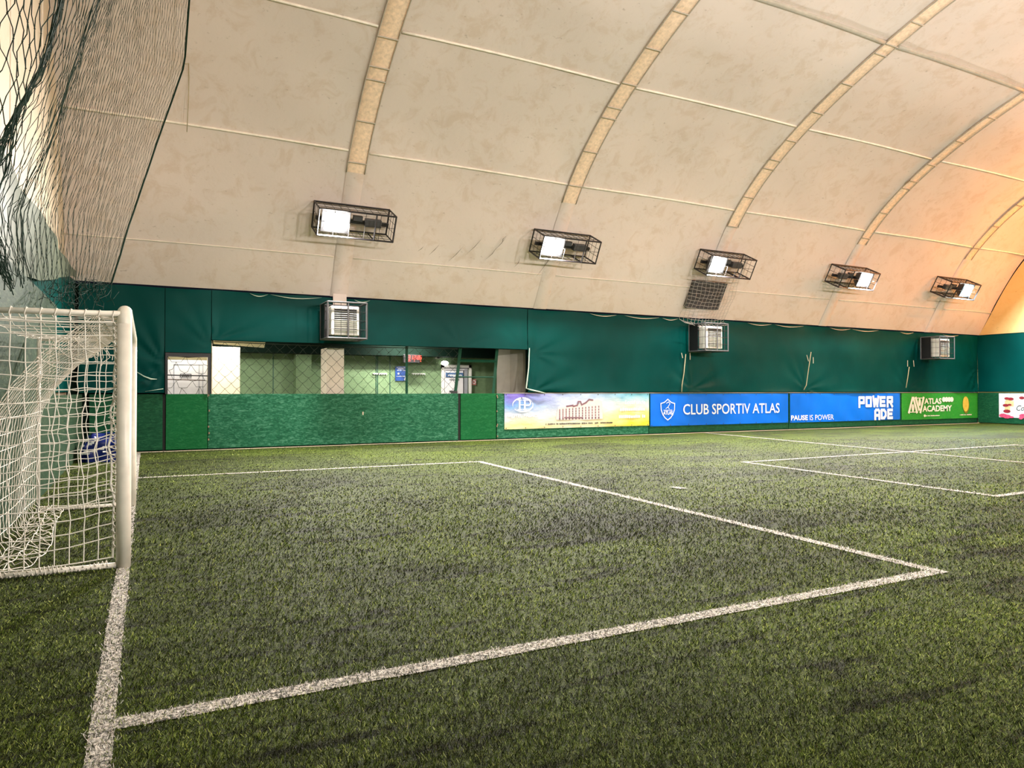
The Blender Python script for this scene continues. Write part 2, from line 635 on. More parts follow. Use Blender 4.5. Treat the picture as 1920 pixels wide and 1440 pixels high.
def add_dome():
    S = _sl[-1]

    def fn(u, v):
        x = DX0 + u * (DX1 - DX0)
        s = v * S
        y = np.interp(s, _sl, SECA[:, 0]); z = np.interp(s, _sl, SECA[:, 1])
        ty = np.interp(s + .1, _sl, SECA[:, 0]) - np.interp(s - .1, _sl, SECA[:, 0])
        tz = np.interp(s + .1, _sl, SECA[:, 1]) - np.interp(s - .1, _sl, SECA[:, 1])
        l = np.hypot(ty, tz); ty, tz = ty / l, tz / l
        edges = np.array([DX0] + RIBX + [DX1 + 2.3])
        k = np.clip(np.searchsorted(edges, x, side='right') - 1, 0, len(edges) - 2)
        a = (x - edges[k]) / (edges[k + 1] - edges[k])
        env = np.clip((z - 3.7) / 1.2, 0, 1)
        d = 0.045 * np.sin(np.pi * np.clip(a, 0, 1)) * env
        d += 0.012 * np.sin(x * 2.3 + s * 1.1) * np.sin(s * 2.1 - x * 0.7) * env
        # slack creases running down the slope high up towards the far end
        w = np.clip((x - 19) / 6, 0, 1) * np.clip((z - 9.5) / 0.4, 0, 1)
        d += 0.085 * w * np.sin(2.6 * (x + 0.9 * (y - 7.6)) + 0.8 * np.sin(1.3 * x)) * np.clip(1.3 * np.sin(0.9 * x + 0.4), 0, 1)
        # outward normal of the section
        ny, nz = tz, -ty
        ny, nz = -ny * -1, -nz * -1
        sgn = np.where(ny * (y - YC) + nz * (z - 2) > 0, 1, -1)
        return x, y + d * ny * sgn, z + d * nz * sgn
    o = grid_mesh('ceiling', fn, 200, 110, M['membrane'])
    struct(o, 'stained beige membrane vault of the sports dome', 'ceiling')
    # scuffs: short dark slashes left on the lower panels
    mb = MB()
    r = random.Random(5)
    for px, py, dx, dy in [(800, 478, 22, -22), (836, 490, 30, -30), (868, 478, 34, -34), (905, 487, 24, -26), (922, 470, 26, -30),
                           (960, 500, 12, -18), (938, 455, 10, -16), (1690, 347, 14, -13), (1000, 520, 40, -60), (780, 470, 12, -10)]:
        a = dome_hit(px, py); b = dome_hit(px + dx, py + dy)
        w = Vector((0.010, 0, 0)) if px < 1600 else Vector((0.03, 0, 0))
        off = Vector((0, -0.10, -0.04))
        c = (a + b) / 2 + Vector((r.uniform(-.05, .05), 0, 0))
        mb.poly([a + off, c - w + off, b + off, c + w + off])
    mb.build('scuff_marks', M['scuff'], o)


def add_arches():
    n = 0
    for X in RIBX:
        n += 1
        root = empty(f'trim_{n}', (X, WALL_Y, 3.64))
        struct(root, None, 'arch strip')
        s0, sm = s_of_z(3.66), s_of_z(6.3)
        S = _sl[-1]
        hw = 0.21
        for nm, a, b, mat in (('lower_strip', s0, sm, 'membrane'), ('upper_strip', sm, S - sm, 'rib_strip'), ('lower_strip', S - sm, S - s0, 'membrane')):
            ks = np.linspace(a, b, max(8, int((b - a) / 0.25)))
            mb = MB()
            V, Fs = [], []
            for s in ks:
                p, t_, nn = sec_frame(s)
                for dx, dn in ((-hw, 0.004), (-hw * .93, 0.022), (hw * .93, 0.022), (hw, 0.004)):
                    V.append((dx, p[0] + nn[0] * dn - WALL_Y, p[1] + nn[1] * dn - 3.64))
            for i in range(len(ks) - 1):
                for j in range(3):
                    Fs.append((i * 4 + j, i * 4 + j + 1, i * 4 + j + 5, i * 4 + j + 4))
            mb.add(V, Fs, True)
            mb.build(nm, M[mat], root)
        mb = MB()
        for dx in (-hw, hw):
            ks = np.linspace(s_of_z(6.3), S - s_of_z(6.3), 80)
            mb.tube([(dx, sec_frame(s)[0][0] + sec_frame(s)[2][0] * .035 - WALL_Y, sec_frame(s)[0][1] + sec_frame(s)[2][1] * .035 - 3.64) for s in ks], 0.014, 6)
        mb.build('edge_seam', M['rib_edge'], root)
        mb = MB()
        s = s_of_z(6.3) + 0.25 * (n % 3)
        k = 0
        while s < S - s_of_z(5.6):
            for ds in ((0, 0.3) if k % 4 == 2 else (0,)):
                p, t_, nn = sec_frame(s + ds)
                q = (p[0] + nn[0] * .055 - WALL_Y, p[1] + nn[1] * .055 - 3.64)
                mb.bar((-hw, *q), (hw, *q), 0.014)
            s += 0.98; k += 1
        mb.build('cross_seam', M['rib_edge'], root)
    # welds running along the hall between the arches
    for z, r, mat in ((4.55, 0.012, 'weld'), (6.68, 0.026, 'weld'), (8.41, 0.026, 'weld'), (9.55, 0.05, 'rib_edge')):
        n += 1
        mb = MB()
        s = s_of_z(z)
        xs = [DX0] + [x for X in RIBX for x in (X - 0.24, X + 0.24)] + [DX1]
        for side in (0, 1):
            p, t_, nn = sec_frame(s if side == 0 else _sl[-1] - s)
            for i in range(0, len(xs), 2):
                a, b = xs[i], xs[i + 1]
                pts = []
                for k in range(13):
                    x = a + (b - a) * k / 12
                    bul = 0.045 * math.sin(math.pi * k / 12) * min(1, max(0, (z - 3.7) / 1.2)) - 0.012
                    pts.append((x, p[0] - nn[0] * bul, p[1] - nn[1] * bul))
                mb.tube(pts, r, 6)
        o = mb.build(f'trim_{n}', M[mat])
        struct(o, None, 'weld seam')


def add_shell():
    # flat membrane ends
    for nm, X, mat in (('wall_left', DX0, 'membrane_end'), ('wall_right', DX1, 'membrane_lit')):
        mb = MB()
        t = 0.05 if X > 0 else -0.05
        pts = [(y, z) for y, z in SEC]
        n = len(pts)
        V = [(X, y, z) for y, z in pts] + [(X + t, y, z) for y, z in pts]
        Fs = [tuple(range(n)), tuple(range(2 * n - 1, n - 1, -1))]
        mb.add(V, Fs)
        mb.box(min(X, X + t), max(X, X + t), -2.4, WALL_Y, 0, 3.6)
        o = mb.build(nm, M[mat])
        struct(o, None, 'wall')
        # vertical weld lines on the end membrane
        mw = MB()
        for y in (1.5, 4.5, 7.5, 10.5, 13.4, 15.6):
            h = float(np.interp(y if y > YC else 2 * YC - y, SECA[:len(SECA) // 2 + 1, 0][::-1], SECA[:len(SECA) // 2 + 1, 1][::-1]))
            xx = X - np.sign(t) * 0.006
            mw.bar((xx, y, 3.7), (xx, y, h), 0.012)
        mw.build('weld', M['weld'], o)
    # far and near side walls behind the tarpaulins
    ox0, ox1, oz = wx(397), wx(990), 2.5
    dx0, dx1, dz = wx(312), wx(393), 2.16
    mb = MB()
    a, b = 17.70, 17.76
    mb.box(DX0, dx0, a, b, 0, TARP_Z); mb.box(dx0, dx1, a, b, dz, TARP_Z); mb.box(dx0, dx1, a, b, 0, 1.2)
    mb.box(dx1, ox0, a, b, 0, TARP_Z)
    mb.box(ox0, ox1, a, b, oz, TARP_Z); mb.box(ox0, ox1, a, b, 0, 1.2)
    mb.box(ox1, DX1, a, b, 0, TARP_Z)
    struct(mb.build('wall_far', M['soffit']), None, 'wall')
    mb = MB(); mb.box(DX0, DX1, -2.5, -2.4, 0, TARP_Z)
    struct(mb.build('wall_near', M['tarp']), None, 'wall')
    # kerb line along the foot of the boards
    mb = MB(); mb.box(-1.1, 30.8, 17.46, 17.50, 0.0, 0.012)
    struct(mb.build('trim_20', M['hem_cream']), None, 'kerb line')


def add_room():
    """the lobby behind the long opening"""
    y1 = 20.3
    mb = MB(); mb.box(-1.5, 11, y1, y1 + 0.1, 0, 3.0)
    back = struct(mb.build('wall_back', M['room_green']), 'pale green panelled back wall of the lobby behind the boards', 'wall')
    mb = MB()
    for px in (512, 705, 708, 731):
        x = wx(px, y1); mb.box(x - 0.012, x + 0.012, y1 - 0.012, y1, 0, 2.36)
    mb.build('panel_joint', M['green_steel'], back)
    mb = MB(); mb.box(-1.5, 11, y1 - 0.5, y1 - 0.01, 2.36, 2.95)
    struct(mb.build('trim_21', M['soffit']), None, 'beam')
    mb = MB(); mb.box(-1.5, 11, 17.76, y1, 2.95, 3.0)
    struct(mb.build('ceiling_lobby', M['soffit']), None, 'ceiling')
    mb = MB(); mb.box(-1.5, 11, 17.7, y1, -0.05, -0.005)
    struct(mb.build('floor_lobby', M['grey_sheet']), None, 'floor')
    mb = MB(); mb.box(10.9, 11, 17.76, y1, 0, 3); mb.box(-1.6, -1.5, 17.76, y1, 0, 3)
    struct(mb.build('wall_side', M['room_green']), None, 'wall')
    # partition between the small doorway and the lobby, cream sheeted end
    x0 = wx(393)
    mb = MB(); mb.box(x0 + 0.02, x0 + 0.07, 17.78, y1, 0, 2.94)
    struct(mb.build('wall_partition', M['cream']), None, 'wall')
    xa, xb = wx(397, 18.4), wx(450, 18.4)
    mb = MB(); mb.bbox(max(x0 + 0.08, xa - 0.1), xb, 18.4, 18.75, 0, 2.40, 0.01)
    struct(mb.build('column_cream', M['cream']), 'cream plastered column at the left end of the lobby opening', 'column')
    mb = MB()
    mb.add([(xa, 17.80, 2.50), (xb + 0.5, 17.80, 2.50), (xb + 0.5, 18.0, 2.38), (xa, 18.0, 2.44), (xa, 17.8, 2.56), (xb + .5, 17.8, 2.56), (xb + .5, 18.0, 2.44), (xa, 18.0, 2.5)],
           [(0, 3, 2, 1), (4, 5, 6, 7), (0, 1, 5, 4), (1, 2, 6, 5), (2, 3, 7, 6), (3, 0, 4, 7)])
    struct(mb.build('trim_22', M['cream']), None, 'lintel')
    # boxed arch feet
    xa, xb = wx(612, 17.95), wx(645, 17.95)
    mb = MB(); mb.bbox(xa, xb, 17.95, 18.6, 0, 2.42, 0.01)
    struct(mb.build('column_beige', M['pillar']), 'beige boxed column below the caged heater, in the lobby opening', 'column')
    xa, xb = wx(943, 18.1), wx(988, 17.95)
    mb = MB()
    mb.add([(xa, 18.5, 0), (xa + 0.3, 18.25, 0), (xb + 0.1, 18.0, 0), (xb + 0.1, 18.7, 0), (xa, 18.5, 2.55), (xa + .3, 18.25, 2.55), (xb + .1, 18.0, 2.55), (xb + .1, 18.7, 2.55)],
           [(0, 1, 5, 4), (1, 2, 6, 5), (2, 3, 7, 6), (3, 0, 4, 7), (4, 5, 6, 7)])
    struct(mb.build('column_grey', M['grey_sheet']), 'grey-brown sheeted column at the right end of the lobby opening', 'column')
    # darker recess left of the beige column
    xa, xb = wx(555, 19.9), wx(584, 19.9)
    mb = MB(); mb.box(xa, xb, 19.9, 20.29, 0, 2.34)
    struct(mb.build('trim_23', M['room_green']), None, 'pier')
    # light bulkhead over the inner door
    xl, zl = wx(835, 20.2), wz(835, 681, 20.2)
    root = empty('bulkhead_lamp', (xl, y1 - 0.02, zl))
    tag(root, 'small glowing white bulkhead lamp above the white lobby door', 'lamp')
    mb = MB(); mb.bbox(-0.10, 0.10, -0.03, 0.02, -0.07, 0.07, 0.01); mb.build('base', M['white_plastic'], root)
    mb = MB()
    V, Fs = [], []
    for i in range(6):
        a = i / 5 * math.pi / 2
        for k in range(16):
            b = k / 16 * 2 * math.pi
            V.append((0.12 * math.cos(a) * math.cos(b), -0.03 - 0.10 * math.sin(a), 0.075 * math.cos(a) * math.sin(b)))
    for i in range(5):
        for k in range(16): Fs.append((i * 16 + k, i * 16 + (k + 1) % 16, (i + 1) * 16 + (k + 1) % 16, (i + 1) * 16 + k))
    mb.add(V, Fs, True); mb.build('diffuser', glow('bulkhead_glass', (1, 0.98, 0.92, 1), 6), root)
    for i, (x, e, s) in enumerate(((1.75, 0.85, .25), (6.6, 1.6, .8), (0.85, 0.35, .4))):  # unseen ceiling lamps added to brighten the lobby and doorway
        la = bpy.data.lights.new('lobby_fill_light', 'AREA')
        la.energy = P_ROOM * e; la.shape = 'RECTANGLE'; la.size = 1.2 * s + .3; la.size_y = 0.15
        la.color = (1.0, 0.95, 0.84)
        y = (18.14, 19.2, 18.1)[i]
        r = empty('lobby_fill_lamp', (x, y, 2.93)); tag(r, None, 'lamp')
        r['label'] = ('unseen ceiling lamp added to brighten the cream column', 'unseen ceiling lamp added to brighten the lobby near the wall clock', 'unseen ceiling lamp added to brighten the small doorway')[i]
        mb = MB(); mb.bbox(-0.6 * s - .1, 0.6 * s + .1, -0.06, 0.06, -0.03, 0.02, 0.008); mb.build('housing', M['white_plastic'], r)
        lo = bpy.data.objects.new('lobby_fill_light', la); link(lo, r); lo.location = (0, 0, -0.06)


add_floor(); add_dome(); add_arches(); add_shell(); add_room()


# ================================================================== TARPAULINS
def tarp(name, x0, x1, z0, z1, label, mat='tarp', ties=(), y=17.57, notch=None, amp=1.0, group=None, hem_bottom=False):
    nu, nv = max(6, int((x1 - x0) / 0.055)), int((z1 - z0) / 0.05)

    def fn(u, v):
        x = x0 + u * (x1 - x0)
        z = z0 + v * (z1 - z0)
        d = 0.022 * np.sin(x * 0.9 + 0.7 * np.sin(z * 1.4 + x * .35)) + 0.007 * np.sin(2.3 * x + 2.1 * z)
        d += 0.006 * np.sin(7.0 * x + 3.0 * np.sin(1.2 * z)) * (1 - v)
        for (tx, tz, a) in ties:
            rr = np.hypot(x - tx, (z - tz) * 1.3) + 1e-3
            th = np.arctan2(z - tz, x - tx)
            d += a * 0.017 * np.exp(-rr / 1.1) * np.sin(9 * th + 2 * np.sin(3 * th)) * np.clip(rr / 0.25, 0, 1)
        sc = np.abs(np.sin(np.pi * (x + 0.4) / 1.9))
        d += 0.03 * (sc * np.exp(-(z1 - z) / 0.14))
        d += 0.035 * np.exp(-(z - z0) / 0.12) * (0.5 + 0.5 * np.sin(x * 1.7))
        d *= amp
        zz = z - 0.022 * sc * np.exp(-(z1 - z) / 0.08)
        return x, y - 0.045 - d, zz
    o = grid_mesh(name, fn, nu, nv, M[mat])
    tag(o, label, 'tarpaulin', group)
    return o


xd0, xd1 = wx(308), wx(395)
tA = tarp('tarpaulin', -1.28, xd0, 1.30, TARP_Z, 'dark green tarpaulin behind the goal, left of the small doorway', ties=((xd0, 1.9, 1.6), (xd0, 1.35, 0.8), (-0.9, 1.4, .8)))
tB = tarp('tarpaulin', xd0 + 0.012, xd1, 2.20, TARP_Z, 'dark green tarpaulin above the small doorway with the white door', ties=((xd1, 2.3, .6),))
tC = tarp('tarpaulin', xd1 + 0.012, wx(986), 2.50, TARP_Z, 'dark green tarpaulin above the long netted lobby opening',
          ties=((xd1 + .1, 2.5, 1.3), (4.1, 2.5, .7), (7.5, 2.5, .5), (9.4, 2.5, .6)))
tD = tarp('tarpaulin', wx(987), 30.83, 1.31, TARP_Z, 'long dark green tarpaulin above the advertising banners',
          ties=((9.7, 1.35, 1.4), (9.7, 2.4, .8), (15.4, 1.38, 1.3), (20.6, 1.4, 1.0), (26.2, 1.4, 1.2), (30.75, 1.5, 1.7), (30.75, 2.3, 1.5), (27.5, 2.8, .6)))
# pale rolled hem right of the opening; lower lip's highlight painted in its colour
mb = MB()
mb.tube([(wx(988) + .02, 17.49, wz(988, 653)), (wx(987), 17.47, wz(987, 690)), (wx(982), 17.46, wz(982, 728)), (wx(990), 17.44, wz(990, 731)), (wx(1003), 17.42, wz(1003, 734)), (wx(1018), 17.45, wz(1018, 737))],
        [0.012, 0.016, 0.02, 0.022, 0.02, 0.008], 8)
mb.build('hem_and_highlight', M['hem'], tD)
# slack crescents of lining along the top edge
for t_, spans in ((tD, [(1100, 1150), (1165, 1230), (1235, 1265), (1395, 1440), (1445, 1500), (1548, 1588), (1590, 1640), (1680, 1706), (1760, 1790)]), (tC, [(466, 500), (505, 600), (660, 690)])):
    for a, b in spans:
        mb = MB()
        xa, xb = wx(a), wx(b)
        P, Q = [], []
        for k in range(9):
            u = k / 8
            x = xa + (xb - xa) * u
            sag = 0.05 * math.sin(math.pi * u)
            P.append((x, 17.44, TARP_Z - 0.035 - sag)); Q.append((x, 17.43, TARP_Z - 0.035 - sag - 0.018 * math.sin(math.pi * u) - 0.003))
        mb.add(P + Q, [(k, k + 1, k + 10, k + 9) for k in range(8)])
        mb.build('slack_hem', M['hem'] if t_ is tC else M['hem_cream'], t_)
# plastic streaks left of the doorway
mb = MB()
mb.tube([(wx(250), 17.44, wz(250, 694)), (wx(270), 17.43, wz(270, 706)), (wx(283), 17.43, wz(283, 711)), (wx(294), 17.44, wz(294, 711))], [.008, .014, .02, .004], 6)
mb.tube([(wx(272), 17.44, wz(272, 734)), (wx(306), 17.45, wz(306, 729))], [.004, .008], 6)
mb.build('pulled_crease', M['hem'], tA)

# end wall covers
def end_cover(name, label, X, y0, y1, zb, zt, mat, face):
    def fn(u, v):
        y = y0 + u * (y1 - y0)
        b = zb(y); z = b + v * (zt - b)
        d = 0.03 * np.sin(1.3 * y + z) + 0.02 * np.sin(3.1 * y - 0.8 * z)
        return X + face * (0.03 + d), y, z
    o = grid_mesh(name, fn, int((y1 - y0) / 0.12), 24, M[mat])
    tag(o, label, 'tarpaulin')
    return o


end_cover('tarpaulin', 'grey-green tarpaulin on the end wall behind the goal, under the white membrane', -1.36, -2.1, 17.2,
          lambda y: np.interp(y, [-3, 9, 12, 16.8, 18], [2.5, 2.62, 2.9, 3.66, 3.7]), 3.82, 'tarp_grey', 1)
end_cover('tarpaulin', 'shiny teal tarpaulin in the corner behind the goal', -1.42, 9.0, 17.5, lambda y: 1.32 + 0 * y, 3.66, 'tarp', 1)
end_cover('tarpaulin', 'dark green tarpaulin on the far end wall, right of the corner', 30.88, -2.3, 17.52, lambda y: 1.31 + 0 * y, TARP_Z, 'tarp', -1)

# ropes lashing the tarpaulin down
def lash(name, label, pts, slits):
    mb = MB()
    mb.tube([(wx(a, 17.42), 17.42 - 0.01 * i, wz(a, b, 17.42)) for i, (a, b) in enumerate(pts)], 0.014, 6)
    o = mb.build(name, M['rope_tan'])
    tag(o, label, 'rope', 'tie ropes on the green tarpaulin')
    for a, b, c, d in slits:
        ms = MB()
        ms.bar((wx(a, 17.43), 17.43, wz(a, b, 17.43)), (wx(c, 17.43), 17.43, wz(c, d, 17.43)), 0.011)
        ms.build('loose_end', M['hem_cream'], o)


lash('tie_rope', 'thin rope below the caged heater in the middle of the wall', [(1286, 664), (1282, 700), (1278, 722), (1277, 735)], [(1278, 662, 1280, 671), (1294, 662, 1294, 674)])
lash('tie_rope', 'tan rope on the tarpaulin above the drinks banner, with no heater over it', [(1521, 660), (1516, 690), (1511, 722), (1506, 731)], [(1513, 666, 1516, 677), (1525, 670, 1525, 681)])
lash('tie_rope', 'thin rope below the caged heater nearest the far corner', [(1705, 688), (1701, 712), (1698, 727)], [(1702, 676, 1702, 687), (1713, 676, 1714, 687)])


# ================================================================== BOARDS
def board(name, x0, x1, mat, label, cat='board', z0=0.03, y=17.56, group=None, screws=True):
    root = None
    mb = MB(); mb.bbox(x0, x1, y, y + 0.06, z0, TOP_Z, 0.006)
    o = mb.build(name, M[mat])
    tag(o, label, cat, group)
    return o


xg = wx(860)
board('rebound_board', -1.08, wx(305), 'board_dark', 'dark green board behind the goal post, left of the small gate')
g1 = board('gate', wx(311), wx(389), 'gate', 'bright green gate below the small doorway with the white door', 'gate')
b1 = board('rebound_board', wx(390), wx(858), 'board', 'long scuffed blue-green board below the netted lobby opening')
g2 = board('gate', wx(863), wx(929), 'gate', 'bright green gate below the green steel frame, beside the hotel banner', 'gate')
b2 = board('rebound_board', wx(930.5), wx(1214), 'board', 'green board carrying the hotel banner')
board('rebound_board', wx(1215), wx(1476), 'board_dark', 'dark green board carrying the blue sports club banner')
board('rebound_board', wx(1477), wx(1640), 'board_dark', 'dark green board carrying the left part of the blue drinks banner')
board('rebound_board', wx(1641), 30.84, 'board_dark', 'dark green board in the far corner carrying the green academy banner')
# black posts in the gaps, rusty screws
for a, b, lab in ((305.5, 310.5, 'black gap post left of the small green gate'), (858.5, 862.5, 'black gap post left of the gate beside the hotel banner')):
    mb = MB(); mb.box(wx(a), wx(b), 17.58, 17.66, 0, TOP_Z)
    tag(mb.build('gate_post', M['gap']), lab, 'post')
for o, px, ys in ((g1, 391.5, (741, 770, 800, 812, 824)), (b2, 932, (742, 745, 771, 796, 799, 818))):
    mb = MB()
    for k, yy in enumerate(ys):
        x, z = wx(px + (k % 2), 17.55), wz(px, yy, 17.55)
        mb.box(x - .012, x + .012, 17.548, 17.562, z - .02, z + .02)
    mb.build('screw', M['screw'], o)
mb = MB(); x, z = wx(681, 17.55), wz(681, 775, 17.55); mb.box(x - .018, x + .012, 17.55, 17.562, z - .04, z + .04); mb.build('chipped_patch', M['hem_cream'], b1)
# pale capping on top of the boards
mb = MB(); mb.box(wx(940), 30.8, 17.53, 17.62, TOP_Z, TOP_Z + 0.018)
tag(mb.build('capping_rail', M['grey_sheet']), 'thin grey rail along the top of the banner boards', 'rail')

# end boards behind the goal
def side_board(name, X, y0, y1, z1, mat, label, t=0.05, z0=0.0):
    mb = MB(); mb.bbox(X - t, X, y0, y1, z0, z1, 0.006)
    o = mb.build(name, M[mat]); tag(o, label, 'board'); return o


side_board('end_board', -1.18, -2.3, 12.35, 2.60, 'board_end', 'tall weathered grey-green board on the end wall behind the goal')
side_board('end_board', -1.20, 12.40, 17.45, TOP_Z, 'board_end', 'lower green board on the end wall past the goal, towards the corner')
mb = MB(); mb.bbox(30.80, 30.85, -2.3, 17.5, 0.03, TOP_Z, 0.006)
tag(mb.build('end_board', M['board_dark']), 'dark green board on the far end wall carrying the cake banner', 'board')


# ================================================================== BANNERS
YB = 17.535


def T(a, z, off=0.012):
    return (a, YB - off, z)


def banner(a0, a1, z0, z1, mat, label, wave=0.004):
    def fn(u, v):
        x = a0 + u * (a1 - a0); z = z0 + v * (z1 - z0)
        d = wave * np.sin(5 * x + 6 * z) + wave * 0.6 * np.sin(11 * x - 4 * z)
        e = np.minimum(np.minimum(u, 1 - u), np.minimum(v, 1 - v))
        return x, YB + 0.004 - d * np.clip(e * 20, 0, 1), z
    o = grid_mesh('advertising_banner', fn, 90, 20, M[mat])
    tag(o, label, 'banner', 'advertising banners on the boards')
    mb = MB()
    for k in range(9):
        x = a0 + 0.05 + (a1 - a0 - 0.1) * k / 8
        for z in (z0 + 0.03, z1 - 0.03):
            mb.box(x - .012, x + .012, YB - .006, YB + .002, z - .012, z + .012)
    mb.build('eyelet', M['grey_steel'], o)
    return o


Z0 = 0.25
# hotel
h0, h1 = wx(944), wx(1214.5)
B = banner(h0, h1, 0.28, TOP_Z - 0.005, 'banner_sky', 'sky-coloured hotel banner with purple left end and yellow right end', 0.007)
hx = lambda px: wx(px, YB)
hz = lambda px, py: wz(px, py, YB)
mb = MB()
# mark: open oval swoosh round H and P, four stars above
cx, cz = hx(980), hz(980, 759)
ra = (hx(999) - hx(961)) / 2
ring(mb, cx, cz, ra, 0.19, 0.035, T, math.radians(20), math.radians(200), taper=True)
ring(mb, cx, cz, ra, 0.19, 0.045, T, math.radians(215), math.radians(385), taper=True)
s_ = lambda pts, w: strokes(mb, pts, w, T)
xa, xb, xc, xd, xe = (hx(p) for p in (974, 979, 983.5, 986.5, 994))
zt, zb_ = hz(980, 750), hz(980, 768)
for x in (xa, xc): s_([(x, zb_), (x, zt)], 0.055); s_([(x - .06, zt), (x + .06, zt)], .02); s_([(x - .06, zb_), (x + .06, zb_)], .02)
s_([(xa, (zt + zb_) / 2), (xc, (zt + zb_) / 2)], 0.022)
s_([(xc, zt), (xe - .04, zt), (xe, zt - .06), (xe, zt - .1), (xe - .04, zt - .15), (xc, zt - .15)], 0.035)
for k in range(4):
    ellipse(mb, hx(974.5 + 3.4 * k), hz(980, 750) + 0.055, 0.022, 0.018, T, 6)
mb.build('monogram_logo', M['print_white'], B)
mb = MB(); put_text(mb, 'HOTEL PALACE', hx(953), hx(1010), hz(980, 782.5), hz(980, 776), T, 0.01)
mb.build('lettering', M['print_white'], B)
mb = MB(); put_text(mb, 'Locul unde', hx(1171), hx(1209), hz(1190, 758), hz(1190, 750), T, 0.005, 0.25)
scribble(mb, hx(1162), hx(1209), hz(1190, 770), 0.10, T)
scribble(mb, hx(1160), hx(1209), hz(1190, 783.5), 0.10, T)
mb.build('slogan_lettering', M['print_white'], B)
mb = MB(); scribble(mb, hx(1023), hx(1148), hz(1090, 795), 0.045, T); mb.build('contact_lettering', M['print_dark'], B)
# drawing of the hotel
mb = MB()
ol = [(1042, 787), (1046, 764), (1064, 762), (1072, 762), (1076, 759), (1085, 758), (1088, 756), (1100, 753), (1110, 750), (1120, 748), (1128, 752), (1130, 785), (1100, 787)]
mb.poly([T(hx(a), hz(a, b), 0.010) for a, b in ol][::-1])
mb.build('hotel_drawing', M['hotel_wall'], B)
mb = MB()
strokes(mb, [(hx(1062), hz(1062, 762)), (hx(1074), hz(1074, 760))], 0.05, T)
strokes(mb, [(hx(1074), hz(1074, 762)), (hx(1082), hz(1082, 760)), (hx(1084), hz(1084, 753)), (hx(1088), hz(1088, 753)), (hx(1090), hz(1090, 759)), (hx(1098), hz(1098, 755)), (hx(1104), hz(1104, 749)), (hx(1111), hz(1111, 750))], 0.045, T)
for r_ in range(5):
    for c_ in range(13):
        a = 1049 + c_ * 6.1
        b = 767.5 + r_ * 4.3 - (c_ - 3) * 0.55 * (1 - r_ / 6)
        x, z = hx(a), hz(a, b)
        w = 0.035 if r_ < 4 else 0.05
        mb.poly([T(x - w / 2, z - .03), T(x + w / 2, z - .03), T(x + w / 2, z + .03), T(x - w / 2, z + .03)])
strokes(mb, [(hx(1058), hz(1058, 783)), (hx(1092), hz(1092, 783))], 0.035, T)
mb.build('hotel_windows', M['hotel_print'], B)

# sports club
c0, c1 = wx(1217), wx(1475)
B = banner(c0, c1, Z0, TOP_Z - 0.02, 'banner_blue', 'blue banner reading CLUB SPORTIV ATLAS with a white shield')
mb = MB()
put_text(mb, 'CLUB SPORTIV ATLAS', hx(1280.5), hx(1461), hz(1350, 776.3), hz(1350, 757), T, 0.008)
mb.build('lettering', M['print_white'], B)
mb = MB()
sh = [(1238.5, 756.5), (1245, 754.5), (1251.5, 748.5), (1258, 754.5), (1264.5, 756.5), (1264, 768), (1261, 777), (1257, 783), (1251.5, 787.5), (1246, 783), (1242, 777), (1239, 768)]
strokes(mb, [(hx(a), hz(a, b)) for a, b in sh], 0.028, T, True)
put_text(mb, 'ATLAS', hx(1243), hx(1260.5), hz(1251, 777.5), hz(1251, 770.5), T, 0.03)
scribble(mb, hx(1243), hx(1260), hz(1251, 769.5), 0.02, T)
strokes(mb, [(hx(1249), hz(1249, 756)), (hx(1253), hz(1253, 753.5)), (hx(1255.5), hz(1255, 757)), (hx(1253), hz(1253, 761)), (hx(1251), hz(1251, 764)), (hx(1248), hz(1248, 766))], 0.018, T)
strokes(mb, [(hx(1251.5), hz(1251, 763)), (hx(1254.5), hz(1254, 766.5))], 0.018, T)
mb.build('shield_logo', M['print_white'], B)

# drinks
p0, p1 = wx(1478.5), wx(1684.5)
B = banner(p0, p1, 0.24, TOP_Z - 0.02, 'banner_blue', 'blue banner reading PAUSE IS POWER and POWERADE')
mb = MB()
put_text(mb, 'PAUSE', hx(1482.5), hx(1514), hz(1498, 788), hz(1498, 778.5), T, 0.03)
put_text(mb, 'IS POWER', hx(1517.5), hx(1562.5), hz(1540, 787.3), hz(1540, 777.5), T, 0.0)
mb.build('slogan_lettering', M['print_white'], B)
GL = {'P': [[(0.15, 0), (0.15, .9), (.85, .9), (.85, .4), (.15, .4)]], 'O': [[(.15, .1), (.15, .9), (.85, .9), (.85, .1), (.15, .1)]],
      'W': [[(.1, 1), (.27, .05), (.5, .75), (.73, .05), (.9, 1)]], 'E': [[(.85, .9), (.15, .9), (.15, .1), (.85, .1)], [(.15, .5), (.75, .5)]],
      'R': [[(.15, 0), (.15, .9), (.85, .9), (.85, .48), (.15, .48)], [(.5, .48), (.88, 0)]],
      'A': [[(.15, 0), (.15, .8), (.3, .92), (.7, .92), (.85, .8), (.85, 0)], [(.15, .38), (.85, .38)]], 'D': [[(.15, .1), (.15, .9), (.58, .9), (.85, .66), (.85, .34), (.58, .1), (.15, .1)]]}
mb = MB()


def blocks(word, pa, pb, ya, yb):
    n = len(word)
    for i, ch in enumerate(word):
        a = hx(pa + (pb - pa) * i / n); b = hx(pa + (pb - pa) * (i + 1) / n) - 0.045
        zb2, zt2 = hz((pa + pb) / 2, yb), hz((pa + pb) / 2, ya)
        for st in GL[ch]:
            strokes(mb, [(a + (b - a) * u, zb2 + (zt2 - zb2) * v) for u, v in st], 0.105, T)


blocks('POWER', 1609, 1675, 743.5, 762.5)
blocks('ADE', 1638.5, 1675, 767, 785.5)
mb.build('lettering', M['print_white'], B)

